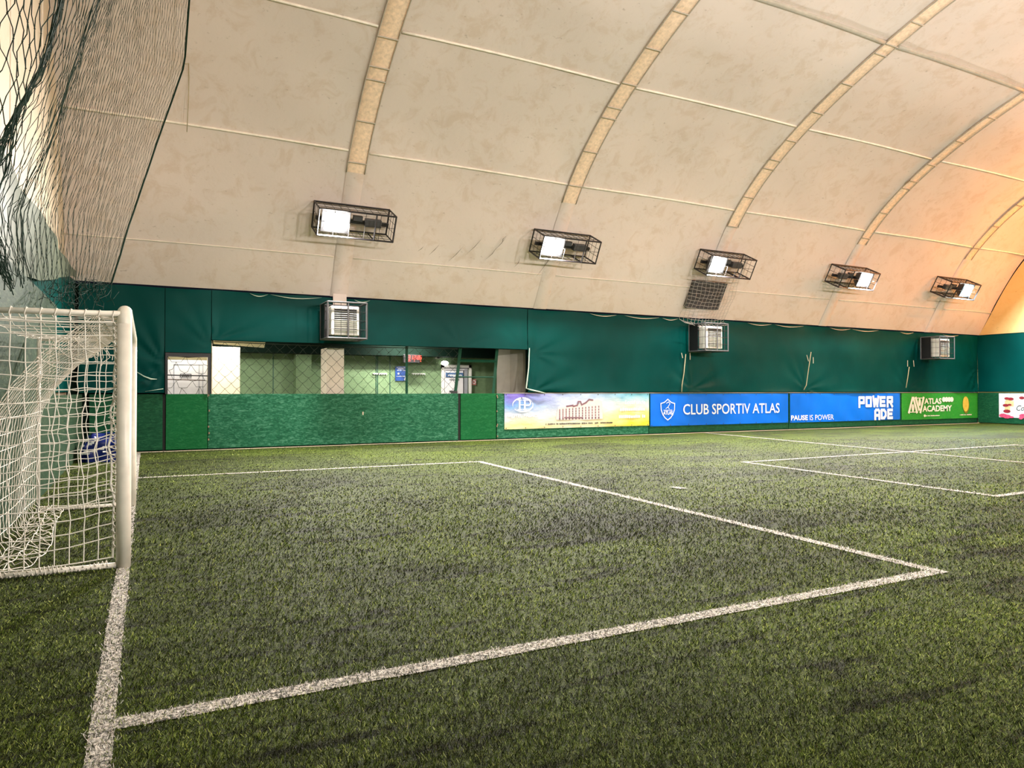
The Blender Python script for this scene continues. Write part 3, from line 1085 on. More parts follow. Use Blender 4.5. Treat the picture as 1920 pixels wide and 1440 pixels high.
# academy
a0_, a1_ = wx(1687.5), wx(1832.5)
B = banner(a0_, a1_, 0.22, TOP_Z - 0.02, 'banner_green', 'green banner reading ATLAS ACADEMY with a yellow ball')
mb = MB()
put_text(mb, 'ATLAS', hx(1732.5), hx(1764.5), hz(1750, 757.5), hz(1750, 746.5), T, 0.03)
put_text(mb, 'ACADEMY', hx(1729), hx(1784), hz(1755, 771.5), hz(1755, 760), T, 0.03)
for k in range(4): ellipse(mb, hx(1769 + 5 * k), hz(1775, 749), 0.115, 0.10, T, 16)
mb.build('lettering', M['print_cream'], B)
mb = MB()
zt, zb2 = hz(1718, 746), hz(1718, 773)
X = lambda p: hx(p)
strokes(mb, [(X(1703.5), zb2), (X(1710.5), zt)], 0.11, T); strokes(mb, [(X(1712), zt), (X(1718.5), zb2)], 0.11, T)
strokes(mb, [(X(1716.5), zt), (X(1722.5), zb2 + .1)], 0.11, T); strokes(mb, [(X(1731), zt), (X(1725), zb2)], 0.11, T)
ellipse(mb, X(1711), zb2 + 0.17, 0.075, 0.15, T); ellipse(mb, X(1723.7), zt - 0.17, 0.075, 0.15, T)
strokes(mb, [(X(1702), zb2 + .01), (X(1720), zb2 + .01)], 0.03, T); strokes(mb, [(X(1714), zt - .01), (X(1732), zt - .01)], 0.03, T)
mb.build('letter_logo', M['print_cream'], B)
mb = MB(); scribble(mb, X(1734), X(1761), hz(1745, 780.3), 0.04, T); ellipse(mb, X(1733), hz(1733, 779.5), .06, .05, T, 14); scribble(mb, X(1799), X(1821), hz(1810, 778.5), 0.045, T)
mb.build('small_print', M['print_cream'], B)
mb = MB(); ellipse(mb, X(1810) + .03, hz(1810, 759) - .02, 0.215, 0.34, lambda a, z: T(a, z, .009)); mb.build('ball_shadow', M['ball_shade'], B)
mb = MB(); ellipse(mb, X(1810), hz(1810, 757.5), 0.205, 0.31, T); mb.build('ball_picture', M['ball_yellow'], B)
mb = MB(); ring(mb, X(1810), hz(1810, 748), .19, .42, .015, lambda a, z: T(a, z, .015), math.radians(235), math.radians(305)); mb.build('ball_seam', M['print_cream'], B)

# cakes, on the far end wall
XE = 30.79
ya_ = at_x(1873, 740, XE).y
E_ = lambda a, z, off=0.012: (XE - off, ya_ - a, z)
mb = MB(); mb.box(XE - 0.006, XE + 0.006, ya_ - 3.4, ya_, 0.27, TOP_Z - 0.03)
B = mb.build('advertising_banner', M['banner_white'])
tag(B, 'white banner with cakes and pink flowers on the far end wall', 'banner', 'advertising banners on the boards')
d_ = lambda px: ya_ - at_x(px, 740, XE).y
zz = lambda px, py: at_x(px, py, XE).z
mb = MB()
for a, b, c, e in ((1886, 1897, 752, 746), (1884, 1901, 762, 752), (1884, 1894, 769, 762)):
    mb.poly([E_(d_(a), zz(a, c)), E_(d_(b), zz(b, c)), E_(d_(b), zz(b, e)), E_(d_(a), zz(a, e))])
mb.build('cake_picture', M['cake'], B)
mb = MB()
for a, b, ra, rz in ((1888, 747, .10, .05), (1895, 748, .12, .06), (1886, 760, .12, .06), (1893, 759, .08, .04), (1888, 771, .14, .07), (1916, 746, .1, .06)):
    ellipse(mb, d_(a), zz(a, b), ra, rz, lambda p, q: E_(p, q, .014), 9)
mb.build('berry_picture', M['berry'], B)
mb = MB()
for a, b, ra, rz in ((1881, 779, .16, .08), (1888, 781, .16, .08), (1896, 782, .1, .04), (1918, 780, .14, .09), (1914, 784, .08, .05)):
    ellipse(mb, d_(a), zz(a, b), ra, rz, lambda p, q: E_(p, q, .014), 9)
mb.build('flower_picture', M['pink'], B)
mb = MB()
put_text(mb, 'Cof', d_(1906), d_(1927), zz(1912, 770), zz(1912, 760), lambda p, q: E_(p, q, .014), 0.0, 0.3)
mb.build('script_lettering', M['print_dark'], B)

# ================================================================== FLOODLIGHTS
def floodlight(xc, length, lit_x, s_pos, far, label, glass, power, color, group):
    """a caged floodlight on the flank of the dome; lit_x = where the lamp sits in its cage"""
    p, t_, nn = sec_frame(s_pos)
    y, z = p
    rot = math.radians(28 if far else 8)
    root = empty('caged_floodlight', (xc if far else xc, y - 0.10 if far else 2 * YC - y + 0.10, z), (rot, 0, 0) if far else (rot, 0, math.pi))
    tag(root, label, 'floodlight', group)
    h = length / 2
    D, U = 0.60, 0.30     # depth out from the membrane (local -y), half height
    mb = MB()
    c = lambda x, d, u: (x, -d, u)
    w = 0.030
    for u in (-U, U):
        for d in (0, D): mb.sqbar(c(-h, d, u), c(h, d, u), w)
        for x in (-h, h): mb.sqbar(c(x, 0, u), c(x, D, u), w)
    for x in (-h, h):
        for d in (0, D): mb.sqbar(c(x, d, -U), c(x, d, U), w)
    xm = lit_x * -0.42
    mb.sqbar(c(xm, D, -U), c(xm, D, U), w); mb.sqbar(c(xm, 0, -U), c(xm, D, -U), w)
    mb.build('cage_frame', M['iron'], root)
    mb = MB()
    k = int(length / 0.17)
    for i in range(1, k):
        x = -h + length * i / k
        for (a, b) in (((D, -U), (D, U)), ((0, U), (D, U)), ((0, -U), (D, -U))):
            if a[0] == b[0] == D and i % 2: continue
            mb.bar(c(x, *a), c(x, *b), 0.006, 4, False)
    for f in (0.33, 0.66):
        mb.bar(c(-h, D * f, U), c(h, D * f, U), 0.006, 4, False); mb.bar(c(-h, D * f, -U), c(h, D * f, -U), 0.006, 4, False)
        for x in (-h, h):
            mb.bar(c(x, D * f, -U), c(x, D * f, U), 0.006, 4, False)
            mb.bar(c(x, 0, -U + 2 * U * f), c(x, D, -U + 2 * U * f), 0.006, 4, False)
    mb.bar(c(-h, D, 0.02), c(h, D, 0.02), 0.006, 4, False)
    mb.build('wire_mesh', M['iron'], root)
    mb = MB(); mb.bbox(-h * .97, h * .97, -0.20, -0.13, -0.07, 0.02, 0.006)
    mb.build('mounting_rail', M['iron'], root)
    lx = lit_x * h * 0.52
    mb = MB(); mb.bbox(-lx - 0.2, -lx + 0.18, -0.34, -0.2, -0.08, 0.10, 0.01)
    mb.bbox(-lx * 0.2 - .12, -lx * .2 + .1, -0.30, -0.2, 0.02, 0.14, 0.01)
    mb.build('ballast_box', M['lamp_body'], root)
    mb = MB()
    V = []
    for (hw, hh, yy) in ((0.17, 0.13, -0.16), (0.32, 0.25, -0.42), (0.32, 0.25, -0.46)):
        V += [(lx - hw, yy, -hh), (lx + hw, yy, -hh), (lx + hw, yy, hh), (lx - hw, yy, hh)]
    Fs = [(0, 1, 2, 3)]
    for r_ in (0, 4):
        for k in range(4): Fs.append((r_ + k, r_ + 4 + k, r_ + 4 + (k + 1) % 4, r_ + (k + 1) % 4))
    mb.add(V, Fs); mb.build('lamp_housing', M['lamp_body'], root)
    mb = MB(); mb.box(lx - 0.25, lx + 0.25, -0.468, -0.462, -0.19, 0.19)
    mb.build('lamp_glass', M[glass], root)
    la = bpy.data.lights.new('flood_beam', 'AREA')
    la.shape = 'RECTANGLE'; la.size = 0.55; la.size_y = 0.42
    la.energy = power; la.color = color
    lo = bpy.data.objects.new('flood_beam', la); link(lo, root)
    lo.location = (lx, -0.60 if far else -0.475, 0); lo.rotation_euler = (math.radians(-75 if far else -90), 0, 0)
    return root


FL = [((588, 378), (728, 394), 617, 'warm', 'lit caged floodlight above the caged heater over the lobby, largest of the row'),
      ((1000, 430), (1100, 443), 1026, 'warm', 'lit caged floodlight above the hotel banner, second from the goal end'),
      ((1310, 468), (1388, 477), 1332, 'warm', 'lit caged floodlight above the dark square panel, with the net hanging from it'),
      ((1556, 495), (1618, 503), 1608, 'warm', 'lit caged floodlight above the blue drinks banner, lamp at its right end'),
      ((1752, 518), (1808, 525), 1790, 'cool', 'cyan-white caged floodlight nearest the far corner')]
for A, Bq, lp, tone, lab in FL:
    a, b = dome_hit(*A), dome_hit(*Bq)
    xc, ln = (a.x + b.x) / 2, b.x - a.x
    ln = max(1.75, min(2.2, ln))
    zc = (a.z + b.z) / 2 - 0.28
    lx = 1 if (lp - (A[0] + Bq[0]) / 2) > 0 else -1
    print('FLOOD', round(xc, 2), round(b.x - a.x, 2), round(zc, 2))
    pw = P_FAR * (0.75 if tone == 'cool' else 1)
    floodlight(xc, ln, lx, s_of_z(zc), True, lab, 'lamp_' + tone, pw, WARM if tone == 'warm' else COOL, 'caged floodlights along the far flank')
for i, X in enumerate((4.4, 10.0, 15.7, 21.4, 27.2)):
    floodlight(X, 2.0, 1, s_of_z(5.1), False, 'caged floodlight on the near flank, %s' % ('by the goal end', 'by the penalty mark', 'at halfway', 'past halfway', 'by the far end')[i],
               'lamp_warm', P_NEAR * (0.60, 0.98, 1.05, 0.85, 0.06)[i], WARM, 'caged floodlights along the near flank')

# sodium lamp on the far end wall
root = empty('sodium_lamp', (29.9, 9.6, 8.3)); tag(root, 'orange sodium lamp on a bracket on the far end wall', 'lamp')
mb = MB(); mb.bar((1.02, 0, 0), (0.1, 0, 0), 0.03); mb.bbox(-0.16, 0.14, -0.16, 0.16, -0.34, -0.26, 0.01); mb.bar((0, 0, 0), (0, 0, -0.28), 0.02); mb.build('bracket', M['iron'], root)
mb = MB(); mb.tube([(0, 0, 0.22), (0, 0, 0.18), (0, 0, 0.0), (0, 0, -0.2), (0, 0, -0.26)], [.02, .11, .14, .11, .05], 14); mb.build('globe', M['lamp_sodium'], root)
la = bpy.data.lights.new('sodium_glow', 'POINT'); la.energy = P_SODIUM; la.color = SODIUM; la.shadow_soft_size = 0.2
lo = bpy.data.objects.new('sodium_glow', la); link(lo, root); lo.location = (-0.4, 0, 0.0)


# ================================================================== CAGED HEATERS
def heater(x, label):
    root = empty('caged_fan_heater', (x, WALL_Y - 0.22, 2.58)); tag(root, label, 'heater', 'caged fan heaters on the wall')
    W, D, H = 0.46, 0.74, 0.84
    mb = MB()
    w = 0.032
    for z in (0, H):
        for y in (0, -D): mb.sqbar((-W, y, z), (W, y, z), w)
        for xx in (-W, W): mb.sqbar((xx, 0, z), (xx, -D, z), w)
    for xx in (-W, W):
        for y in (0, -D): mb.sqbar((xx, y, 0), (xx, y, H), w)
    mb.sqbar((0.02, -D, 0), (0.02, -D, H), w * .8)
    mb.build('cage_frame', M['grey_steel'], root)
    mb = MB()
    for i in range(1, 6):
        xx = -W + 2 * W * i / 6
        mb.bar((xx, -D, 0), (xx, -D, H), 0.005, 4, False); mb.bar((xx, 0, 0), (xx, -D, 0), 0.005, 4, False)
    for i in range(1, 4):
        z = H * i / 4
        mb.bar((-W, -D, z), (W, -D, z), 0.005, 4, False)
        for xx in (-W, W): mb.bar((xx, 0, z), (xx, -D, z), 0.005, 4, False)
    for i in range(1, 5):
        y = -D * i / 5
        for xx in (-W, W): mb.bar((xx, y, 0), (xx, y, H), 0.005, 4, False)
    mb.build('wire_mesh', M['iron'], root)
    mb = MB()
    x0, x1, z0, z1 = -0.36, 0.30, 0.07, 0.76
    mb.bbox(x0, x1, -0.66, -0.32, z0, z1, 0.02)
    body = mb.build('body', M['white_plastic'], root)
    mb = MB(); mb.box(x0 + .07, x1 - .06, -0.668, -0.659, z0 + .06, z1 - .07); mb.build('fan_opening', M['louvre_dark'], body)
    mb = MB()
    for i in range(11):
        z = z0 + .085 + i * 0.049
        tilt = 0.030 if i < 6 else 0.012
        y = -0.672
        mb.add([(x0 + .07, y, z - .006), (x1 - .06, y, z - .006), (x1 - .06, y - tilt, z - .012 + (0.026 if i < 6 else 0)), (x0 + .07, y - tilt, z - .012 + (0.026 if i < 6 else 0)),
                (x0 + .07, y, z - .020), (x1 - .06, y, z - .020)], [(0, 1, 2, 3), (3, 2, 5, 4)])
    mb.build('louvre_slats', M['white_plastic'], root)
    mb = MB()
    for z in (0.14, 0.68):
        mb.sqbar((-0.30, 0.02, z), (-0.30, -0.36, z), 0.04); mb.sqbar((0.24, 0.02, z), (0.24, -0.36, z), 0.04)
    mb.box(-0.36, -0.30, 0.0, 0.10, 0.02, 0.8); mb.box(0.22, 0.28, 0.0, 0.10, 0.02, 0.8)
    mb.build('wall_bracket', M['grey_steel'], root)
    mb = MB(); mb.box(-W - .006, -W + .002, -0.40, 0.0, 0.02, H - .02); mb.box(-W, W * .5, -0.62, 0.0, -0.012, -0.002); mb.build('shade_sheet', M['iron'], root)  # dark sheets added for the shadow beside and below the heater
    mb = MB(); mb.tube([(0.1, -0.4, 0.2), (-0.15, -0.22, 0.35), (-0.28, -0.1, 0.62), (-0.3, 0.02, 0.74)], 0.012, 6); mb.build('pipe', M['iron'], root)
    return root


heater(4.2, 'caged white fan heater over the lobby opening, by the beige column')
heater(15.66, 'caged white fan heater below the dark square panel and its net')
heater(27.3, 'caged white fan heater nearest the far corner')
# strap of the first arch running down in front of the tarpaulin
mb = MB()
mb.add([(4.05, 17.46, 3.72), (4.38, 17.46, 3.72), (4.38, 17.44, 3.40), (4.05, 17.44, 3.40), (4.05, 17.48, 3.72), (4.38, 17.48, 3.72), (4.38, 17.46, 3.40), (4.05, 17.46, 3.40)],
       [(0, 3, 2, 1), (4, 5, 6, 7), (0, 1, 5, 4), (2, 3, 7, 6), (1, 2, 6, 5), (3, 0, 4, 7)])
tag(mb.build('strap', M['membrane']), 'pale membrane strap hanging above the caged heater over the lobby', 'strap')

# dark square panel and the net draped over it
pc = [dome_hit(*q) for q in ((1294, 526), (1358, 530), (1343, 578), (1284, 574))]
cn = sum(pc, Vector()) / 4
xs0, xs1 = (pc[0].x + pc[3].x) / 2, (pc[1].x + pc[2].x) / 2
zt_, zb_ = (pc[0].z + pc[1].z) / 2, (pc[2].z + pc[3].z) / 2
ft, fb = sec_frame(s_of_z(zt_)), sec_frame(s_of_z(zb_))
V = []
for off in (-0.04, 0.10):
    for (x, f) in ((xs0, fb), (xs1, fb), (xs1, ft), (xs0, ft)):
        V.append((x, f[0][0] + f[2][0] * off, f[0][1] + f[2][1] * off))
mb = MB(); mb.add(V, [(3, 2, 1, 0), (4, 5, 6, 7), (0, 1, 5, 4), (1, 2, 6, 5), (2, 3, 7, 6), (3, 0, 4, 7)])
pn = mb.build('vent_panel', M['panel_dark']); tag(pn, 'dark grey square panel on the membrane behind the draped net', 'panel')
mb = MB()
fr = [Vector(v) for v in V[4:]]
for k in range(4): mb.sqbar(fr[k], fr[(k + 1) % 4], 0.03)
mb.build('edge_frame', M['grey_steel'], pn)


def cords(name, lines, r, mat, parent=None, n=4):
    A, Bv = [], []
    for l in lines:
        l = np.asarray(l, float)
        A.append(l[:-1]); Bv.append(l[1:])
    V, Q = prisms(np.concatenate(A), np.concatenate(Bv), r, n)
    return mesh_np(name, V, Q, M[mat], parent, True)


lines = []
nx, nz_ = 13, 14
G = np.zeros((nx + 1, nz_ + 1, 3))
for i in range(nx + 1):
    for j in range(nz_ + 1):
        u, v = i / nx, j / nz_
        z = 4.86 + (3.46 - 4.86) * v
        f = sec_frame(s_of_z(max(3.66, z)))
        off = 0.30 + 0.10 * math.sin(math.pi * v) - 0.10 * abs(2 * u - 1)
        if j == nz_: off = 0.5
        x = 14.72 + u * 1.92 + v * 0.06 * (1 - 2 * u)
        sag = 0.09 * math.sin(math.pi * u) * (0.3 + v)
        G[i, j] = (x + 0.02 * math.sin(7 * i + j), f[0][0] + f[2][0] * off, z - sag + 0.015 * math.sin(3 * j + 2 * i))
for i in range(nx + 1): lines.append(G[i])
for j in range(nz_ + 1): lines.append(G[:, j])
o = cords('draped_net', lines, 0.0052, 'net_pale')
tag(o, 'thin grey net draped from the middle floodlight over the dark square panel', 'net')


# ================================================================== GOAL
GX, GY0, GY1, GH = -0.15, 6.17, 9.40, 2.0
goal = empty('football_goal', (GX, (GY0 + GY1) / 2, 0))
tag(goal, 'white football goal with bunched white net at the left edge', 'goal')
gy = (GY1 - GY0) / 2
R = 0.051


def gp(x, y, z): return (x - GX, y - (GY0 + GY1) / 2, z)


for sgn in (-1, 1):
    mb = MB(); mb.tube([(0, sgn * gy, 0.004), (0, sgn * gy, 0.5), (0, sgn * gy, GH - 0.15)], R, 20)
    mb.build('post', M['white_steel'], goal)
mb = MB()
path = []
for k in range(7):
    a = math.pi / 2 * k / 6
    path.append((0, -gy + 0.10 - 0.10 * math.cos(a), GH - 0.15 + 0.10 * math.sin(a)))
path = [(0, -gy, GH - 0.17)] + path
path += [(0, -y, z) for _, y, z in reversed(path)]
mb.tube(path, R, 20)
mb.build('crossbar', M['white_steel'], goal)
BX = -0.91       # how far the frame runs back
for sgn in (-1, 1):
    mb = MB(); mb.tube([(-0.03, sgn * gy, 1.925), (BX, sgn * gy, 1.915)], 0.021, 12); mb.build('side_bar', M['white_steel'], goal)
    mb = MB(); mb.tube([(-0.03, sgn * gy, 0.024), (BX, sgn * gy, 0.024)], 0.020, 12); mb.build('ground_bar', M['white_steel'], goal)
    mb = MB(); mb.tube([(BX, sgn * gy, 0.01), (BX, sgn * gy, 1.93)], 0.020, 12); mb.build('rear_upright', M['white_steel'], goal)


def wob(*a): return math.sin(a[0] * 12.9898 + a[1] * 4.1414 + (a[2] if len(a) > 2 else 0) * 7.233)


def side_net(sgn, seed):
    """square mesh laced to post, side bar and ground bar"""
    na, nzz = 9, 18
    P = np.zeros((na + 1, nzz + 1, 3))
    for i in range(na + 1):
        for j in range(nzz + 1):
            u, v = i / na, j / nzz
            x = -0.075 - u * (abs(BX) - 0.08)
            z = 1.86 - v * 1.80
            z += 0.085 * (1 - u) ** 2 * (v > 0.25) * min(1, (v - 0.25) * 2) * (1 if v < .98 else .3)
            z -= 0.012 * math.sin(math.pi * u)
            e = min(1, 3 * min(v, 1 - v))
            x += 0.012 * wob(i, j, seed) * e + 0.02 * math.sin(2.2 * v * 3.1 + seed) * e * (1 - u)
            z += 0.010 * wob(j, i, seed + 3) * e
            y = sgn * gy + 0.03 * math.sin(3 * u + 4 * v + seed) * e
            P[i, j] = (x, y, z)
    lines = [P[i] for i in range(na + 1)] + [P[:, j] for j in range(nzz + 1)]
    o = cords('side_net', lines, 0.0044, 'net_white', goal, 5)
    # top loops, hem cord, lacing along the post and coils on the ground bar
    ex = []
    for i in range(na + 1):
        x, z = P[i, 0, 0], P[i, 0, 2]
        ex.append([(x, sgn * gy, z), (x - .004, sgn * gy - .024, 1.90), (x + .006, sgn * gy - .020, 1.945), (x + .008, sgn * gy + .015, 1.945), (x, sgn * gy + .02, 1.90), (x, sgn * gy, z)])
    for j in range(0, nzz):
        z = P[0, j, 2]
        for k in range(2):
            zz = z - 0.05 * k
            ex.append([(P[0, j, 0], P[0, j, 1], zz), (-0.055, sgn * gy - .03, zz - .02), (-0.052, sgn * gy + .03, zz - .035), (P[0, j, 0] - .006, P[0, j, 1], zz - .05)])
    for i in range(30):
        x = -0.1 - i * (abs(BX) - 0.12) / 30
        a = i * 2.4
        ex.append([(x, sgn * gy - .026, 0.024 + .014 * math.sin(a)), (x - .012, sgn * gy, 0.052 + .012 * wob(i, 2)), (x - .03, sgn * gy + .024, 0.028), (x - 0.02, sgn * gy - .02, 0.012)])
    cords('net_lacing', ex, 0.0042, 'net_white', goal, 4)
    # doubled edge cords
    e2 = [[(p[0] + .004 * wob(k, 9), p[1], p[2]) for k, p in enumerate(np.repeat(P[0], 1, axis=0))]]
    cords('edge_cord', [P[0] + np.array([0.004, 0, 0]), P[:, 0]], 0.0085, 'net_white', goal, 6)


side_net(-1, 1.0)
side_net(1, 2.3)
# back net: hangs off the crossbar, sags, drops to the ground and bunches there
prof_px = [(-0.03, 1.95), (-0.2, 1.94), (-0.34, 1.90), (-0.48, 1.78), (-0.67, 1.62), (-0.86, 1.38), (-0.99, 1.12), (-1.04, 0.78), (-1.055, 0.4),
           (-1.05, 0.12), (-1.02, 0.03), (-0.96, 0.05), (-0.92, 0.09), (-0.88, 0.04), (-0.85, 0.06), (-0.80, 0.02)]
prof_px = [(x - GX - 0.02 if x < -0.2 else x, z) for x, z in prof_px]
PP = np.array(prof_px)
pl = np.concatenate([[0], np.cumsum(np.hypot(*np.diff(PP, axis=0).T))])
ns, ny = 57, 26
P = np.zeros((ns + 1, ny + 1, 3))
for i in range(ns + 1):
    s = pl[-1] * i / ns
    bx, bz = np.interp(s, pl, PP[:, 0]), np.interp(s, pl, PP[:, 1])
    for j in range(ny + 1):
        v = j / ny
        y = -gy + 0.03 + (2 * gy - 0.06) * v
        belly = math.sin(math.pi * v)
        low = min(1, max(0, s - 0.15) / 0.6)
        x = bx + low * (0.012 * math.sin(9 * v + 1.7 * s))
        z = bz - (0.03 * belly * math.exp(-((s - 0.5) / 0.5) ** 2))
        y += 0.02 * low * wob(i * .31, j * .7)
        if bz < 0.12 and s > 2:
            x += 0.012 * wob(j, i * .9); z = max(0.008, bz + 0.016 * wob(j * 1.3, i))
            x += 0.10 * (0.5 + 0.5 * math.sin(5 * v)) * (i / ns - 0.84) * 5 * (1 if i / ns > .84 else 0)
        P[i, j] = (x, y, z)
lines = [P[i] for i in range(0, ns + 1, 3)] + [P[:, j] for j in range(ny + 1)]
cords('back_net', lines, 0.0036, 'net_white', goal, 4)
# roof net between the side bars
rl = []
for i in range(9):
    x = -0.06 - (abs(BX) - 0.06) * i / 8
    rl.append([(x, -gy + 2 * gy * k / 20, 1.93 - 0.07 * math.sin(math.pi * k / 20) + 0.01 * wob(i, k)) for k in range(21)])
for k in range(0, 21):
    rl.append([(-0.06 - (abs(BX) - 0.06) * i / 8, -gy + 2 * gy * k / 20, 1.93 - 0.07 * math.sin(math.pi * k / 20) + 0.01 * wob(i, k)) for i in range(9)])
cords('roof_net', rl, 0.0032, 'net_white', goal, 4)
# the tangle of slack mesh hung up under the far top corner
tl = []
r = random.Random(3)
for k in range(20):
    x = -0.1 - 0.75 * r.random(); y = gy - 0.05 - 0.5 * r.random() ** 2
    z = 1.92 - 0.05 * r.random()
    pts = [(x, y, z)]
    for q in range(5):
        x += r.uniform(-.06, .05); z -= r.uniform(.0, .07); y += r.uniform(-.06, .04)
        pts.append((min(-.06, max(BX, x)), min(gy - .02, y), z))
    tl.append(pts)
cords('slack_mesh', tl, 0.0036, 'net_white', goal, 4)


# ================================================================== GREEN SAFETY NET
def curtain_net():
    nu, nv = 136, 31
    us = np.linspace(0, 1, nu + 1)
    # hanging cords followed down at a few heights: image column, distance; bunched columns are the gathers
    ROWS = (-220, 0, 120, 260, 400, 530)
    CTRL = [(0.00, (-60, -90, -110, -130, -130, -120), 3.5), (0.06, (40, 30, 28, 20, -15, -20), 3.9), (0.10, (110, 72, 64, 34, -30, -10), 4.3),
            (0.13, (158, 110, 80, 2, -34, 10), 4.8), (0.24, (170, 120, 90, 10, -20, 20), 5.4), (0.30, (196, 152, 122, 72, 10, 30), 6.2),
            (0.37, (234, 182, 142, 96, 36, 48), 7.2), (0.43, (240, 194, 152, 108, 50, 66), 8.2), (0.56, (268, 220, 192, 152, 104, 104), 9.2),
            (0.78, (318, 284, 264, 226, 180, 156), 11.0), (0.92, (352, 331, 316, 270, 226, 190), 12.0), (1.00, (366, 355, 346, 297, 250, 208), 12.9)]
    half = len(SECA) // 2
    zc = lambda y: float(np.interp(y if y > YC else 2 * YC - y, SECA[:half + 1, 0][::-1], SECA[:half + 1, 1][::-1]))
    cols = []
    for u_, xs, Z in CTRL:
        pts = []
        for px, py in zip(xs, ROWS):
            d = ray(px, py); dep = d.x * math.sin(YAW) + d.y * math.cos(YAW)
            p = d * (Z * (1 - (0.0006 if py < 120 else -0.0002) * (120 - py)) / dep) + Vector((0, 0, EYE))
            pts.append(np.array((max(-1.10, p.x), p.y, p.z)))
        if pts[0][2] < zc(pts[0][1]) - 0.3:      # carry on up to the vault
            top = np.array((0.62, pts[0][1] + 0.3, 0)); top[2] = zc(top[1]) - 0.05
            pts = [top, pts[0] + (top - pts[0]) * 0.5] + pts
        else:
            pts = [pts[0] + (pts[0] - pts[1]) * 0.2, pts[0] + (pts[0] - pts[1]) * 0.1] + pts
        cols.append(np.array(pts))
    cu = np.array([c[0] for c in CTRL]); cols = np.array(cols)
    P = np.zeros((nu + 1, nv + 1, 3))
    for i in range(nu + 1):
        K = np.stack([[np.interp(us[i], cu, cols[:, r_, k]) for k in range(3)] for r_ in range(cols.shape[1])])
        l = np.concatenate([[0], np.cumsum(np.linalg.norm(np.diff(K, axis=0), axis=1))]); l /= l[-1]
        pw = np.interp(us[i], [0, .3, .6, 1], [0.42, 0.55, 0.85, 1.0])
        for j in range(nv + 1):
            v = j / nv; sv = v ** pw
            p = np.array([np.interp(sv, l, K[:, k]) for k in range(3)])
            loose = max(0, v - 0.62) ** 1.1 * (1 - 0.75 * us[i])
            p[0] += 0.10 * loose * wob(i * .37, j * .21)
            p[1] += 0.30 * loose * wob(i * .53, j * .34, 2.0) + 0.012 * wob(i, j)
            p[2] += 0.22 * loose * wob(i * .41, j * .46, 5.0) + 0.012 * wob(j, i)
            P[i, j] = (max(p[0], -1.10), p[1], p[2])
    lines = []
    A, Bv, rad = [], [], []
    for i in range(nu + 1):
        for j in range(nv):
            if (i + j) % 2: continue
            for di in (-1, 1):
                k = i + di
                if 0 <= k <= nu:
                    a, b = P[i, j], P[k, j + 1]
                    m = (a + b) / 2 + np.array([0.012 * wob(i, j, di), 0.012 * wob(j, i, di), -0.008])
                    A += [a, m]; Bv += [m, b]; rad += [0.0029 - 0.0010 * us[i]] * 2
    V, Q = prisms(A, Bv, rad, 4)
    o = mesh_np('safety_net', V, Q, M['net_green'], None, True)
    tag(o, 'dark green safety net hanging in folds behind the goal, upper left', 'net')
    # knots, edge rope, and the two gathered folds
    kn = MB()
    for i in range(0, nu + 1):
        for j in range(nv + 1):
            p = P[i, j]
            if (i + j) % 2 == 0 and p[1] < 6.2 and p[2] < 5.6:
                d = 0.0065
                kn.add([(p[0] + d, p[1], p[2]), (p[0] - d, p[1], p[2]), (p[0], p[1] + d, p[2]), (p[0], p[1] - d, p[2]), (p[0], p[1], p[2] + d), (p[0], p[1], p[2] - d)],
                       [(0, 2, 4), (2, 1, 4), (1, 3, 4), (3, 0, 4), (2, 0, 5), (1, 2, 5), (3, 1, 5), (0, 3, 5)])
    kn.build('knots', M['net_green'], o)
    cords('edge_rope', [P[nu]], 0.016, 'net_green', o, 6)
    G1 = []
    for c0_ in (22, 52):
        for q in range(3):
            i = c0_ - 4 + q * 2
            G1.append(P[i] + np.array([[0.01 * wob(j, q), 0.03 * wob(j * .4, q), 0] for j in range(nv + 1)]))
    cords('gathered_cord', G1, 0.004, 'net_green', o, 4)
    # ragged lower ends
    r = random.Random(9)
    rg = []
    for i in range(70, nu + 1, 1):
        p = Vector(P[i, nv]); pts = [tuple(p)]
        for q in range(4):
            p = p + Vector((r.uniform(-.10, .10), r.uniform(-.3, .12), r.uniform(-.16, .02)))
            pts.append((max(p.x, -1.08), p.y, p.z))
        rg.append(pts)
    cords('ragged_ends', rg, 0.0032, 'net_green', o, 4)
    # tie on the dome
    return P


PN = curtain_net()
a = PN[-1, 0]
mb = MB()
for k in range(5):
    mb.bar((a[0], a[1], a[2]), (a[0] + 0.16 * math.cos(k * 1.3), a[1] - .03 * k, a[2] + 0.10 * math.sin(k * 1.3)), 0.012)
q = dome_hit(345, 125); q2 = dome_hit(353, 126)
mb.tube([tuple(q + Vector((0, -.12, 0))), tuple(q2 + Vector((0, -.14, 0.02))), tuple(dome_hit(354, 150) + Vector((0, -.1, 0))), tuple(dome_hit(353, 190) + Vector((0, -.09, 0))), tuple(dome_hit(350, 250) + Vector((0, -.09, 0)))], 0.008, 5)
tag(mb.build('tie_knot', M['rope_tan']), 'brown tie knot and string holding the safety net to the dome', 'tie')


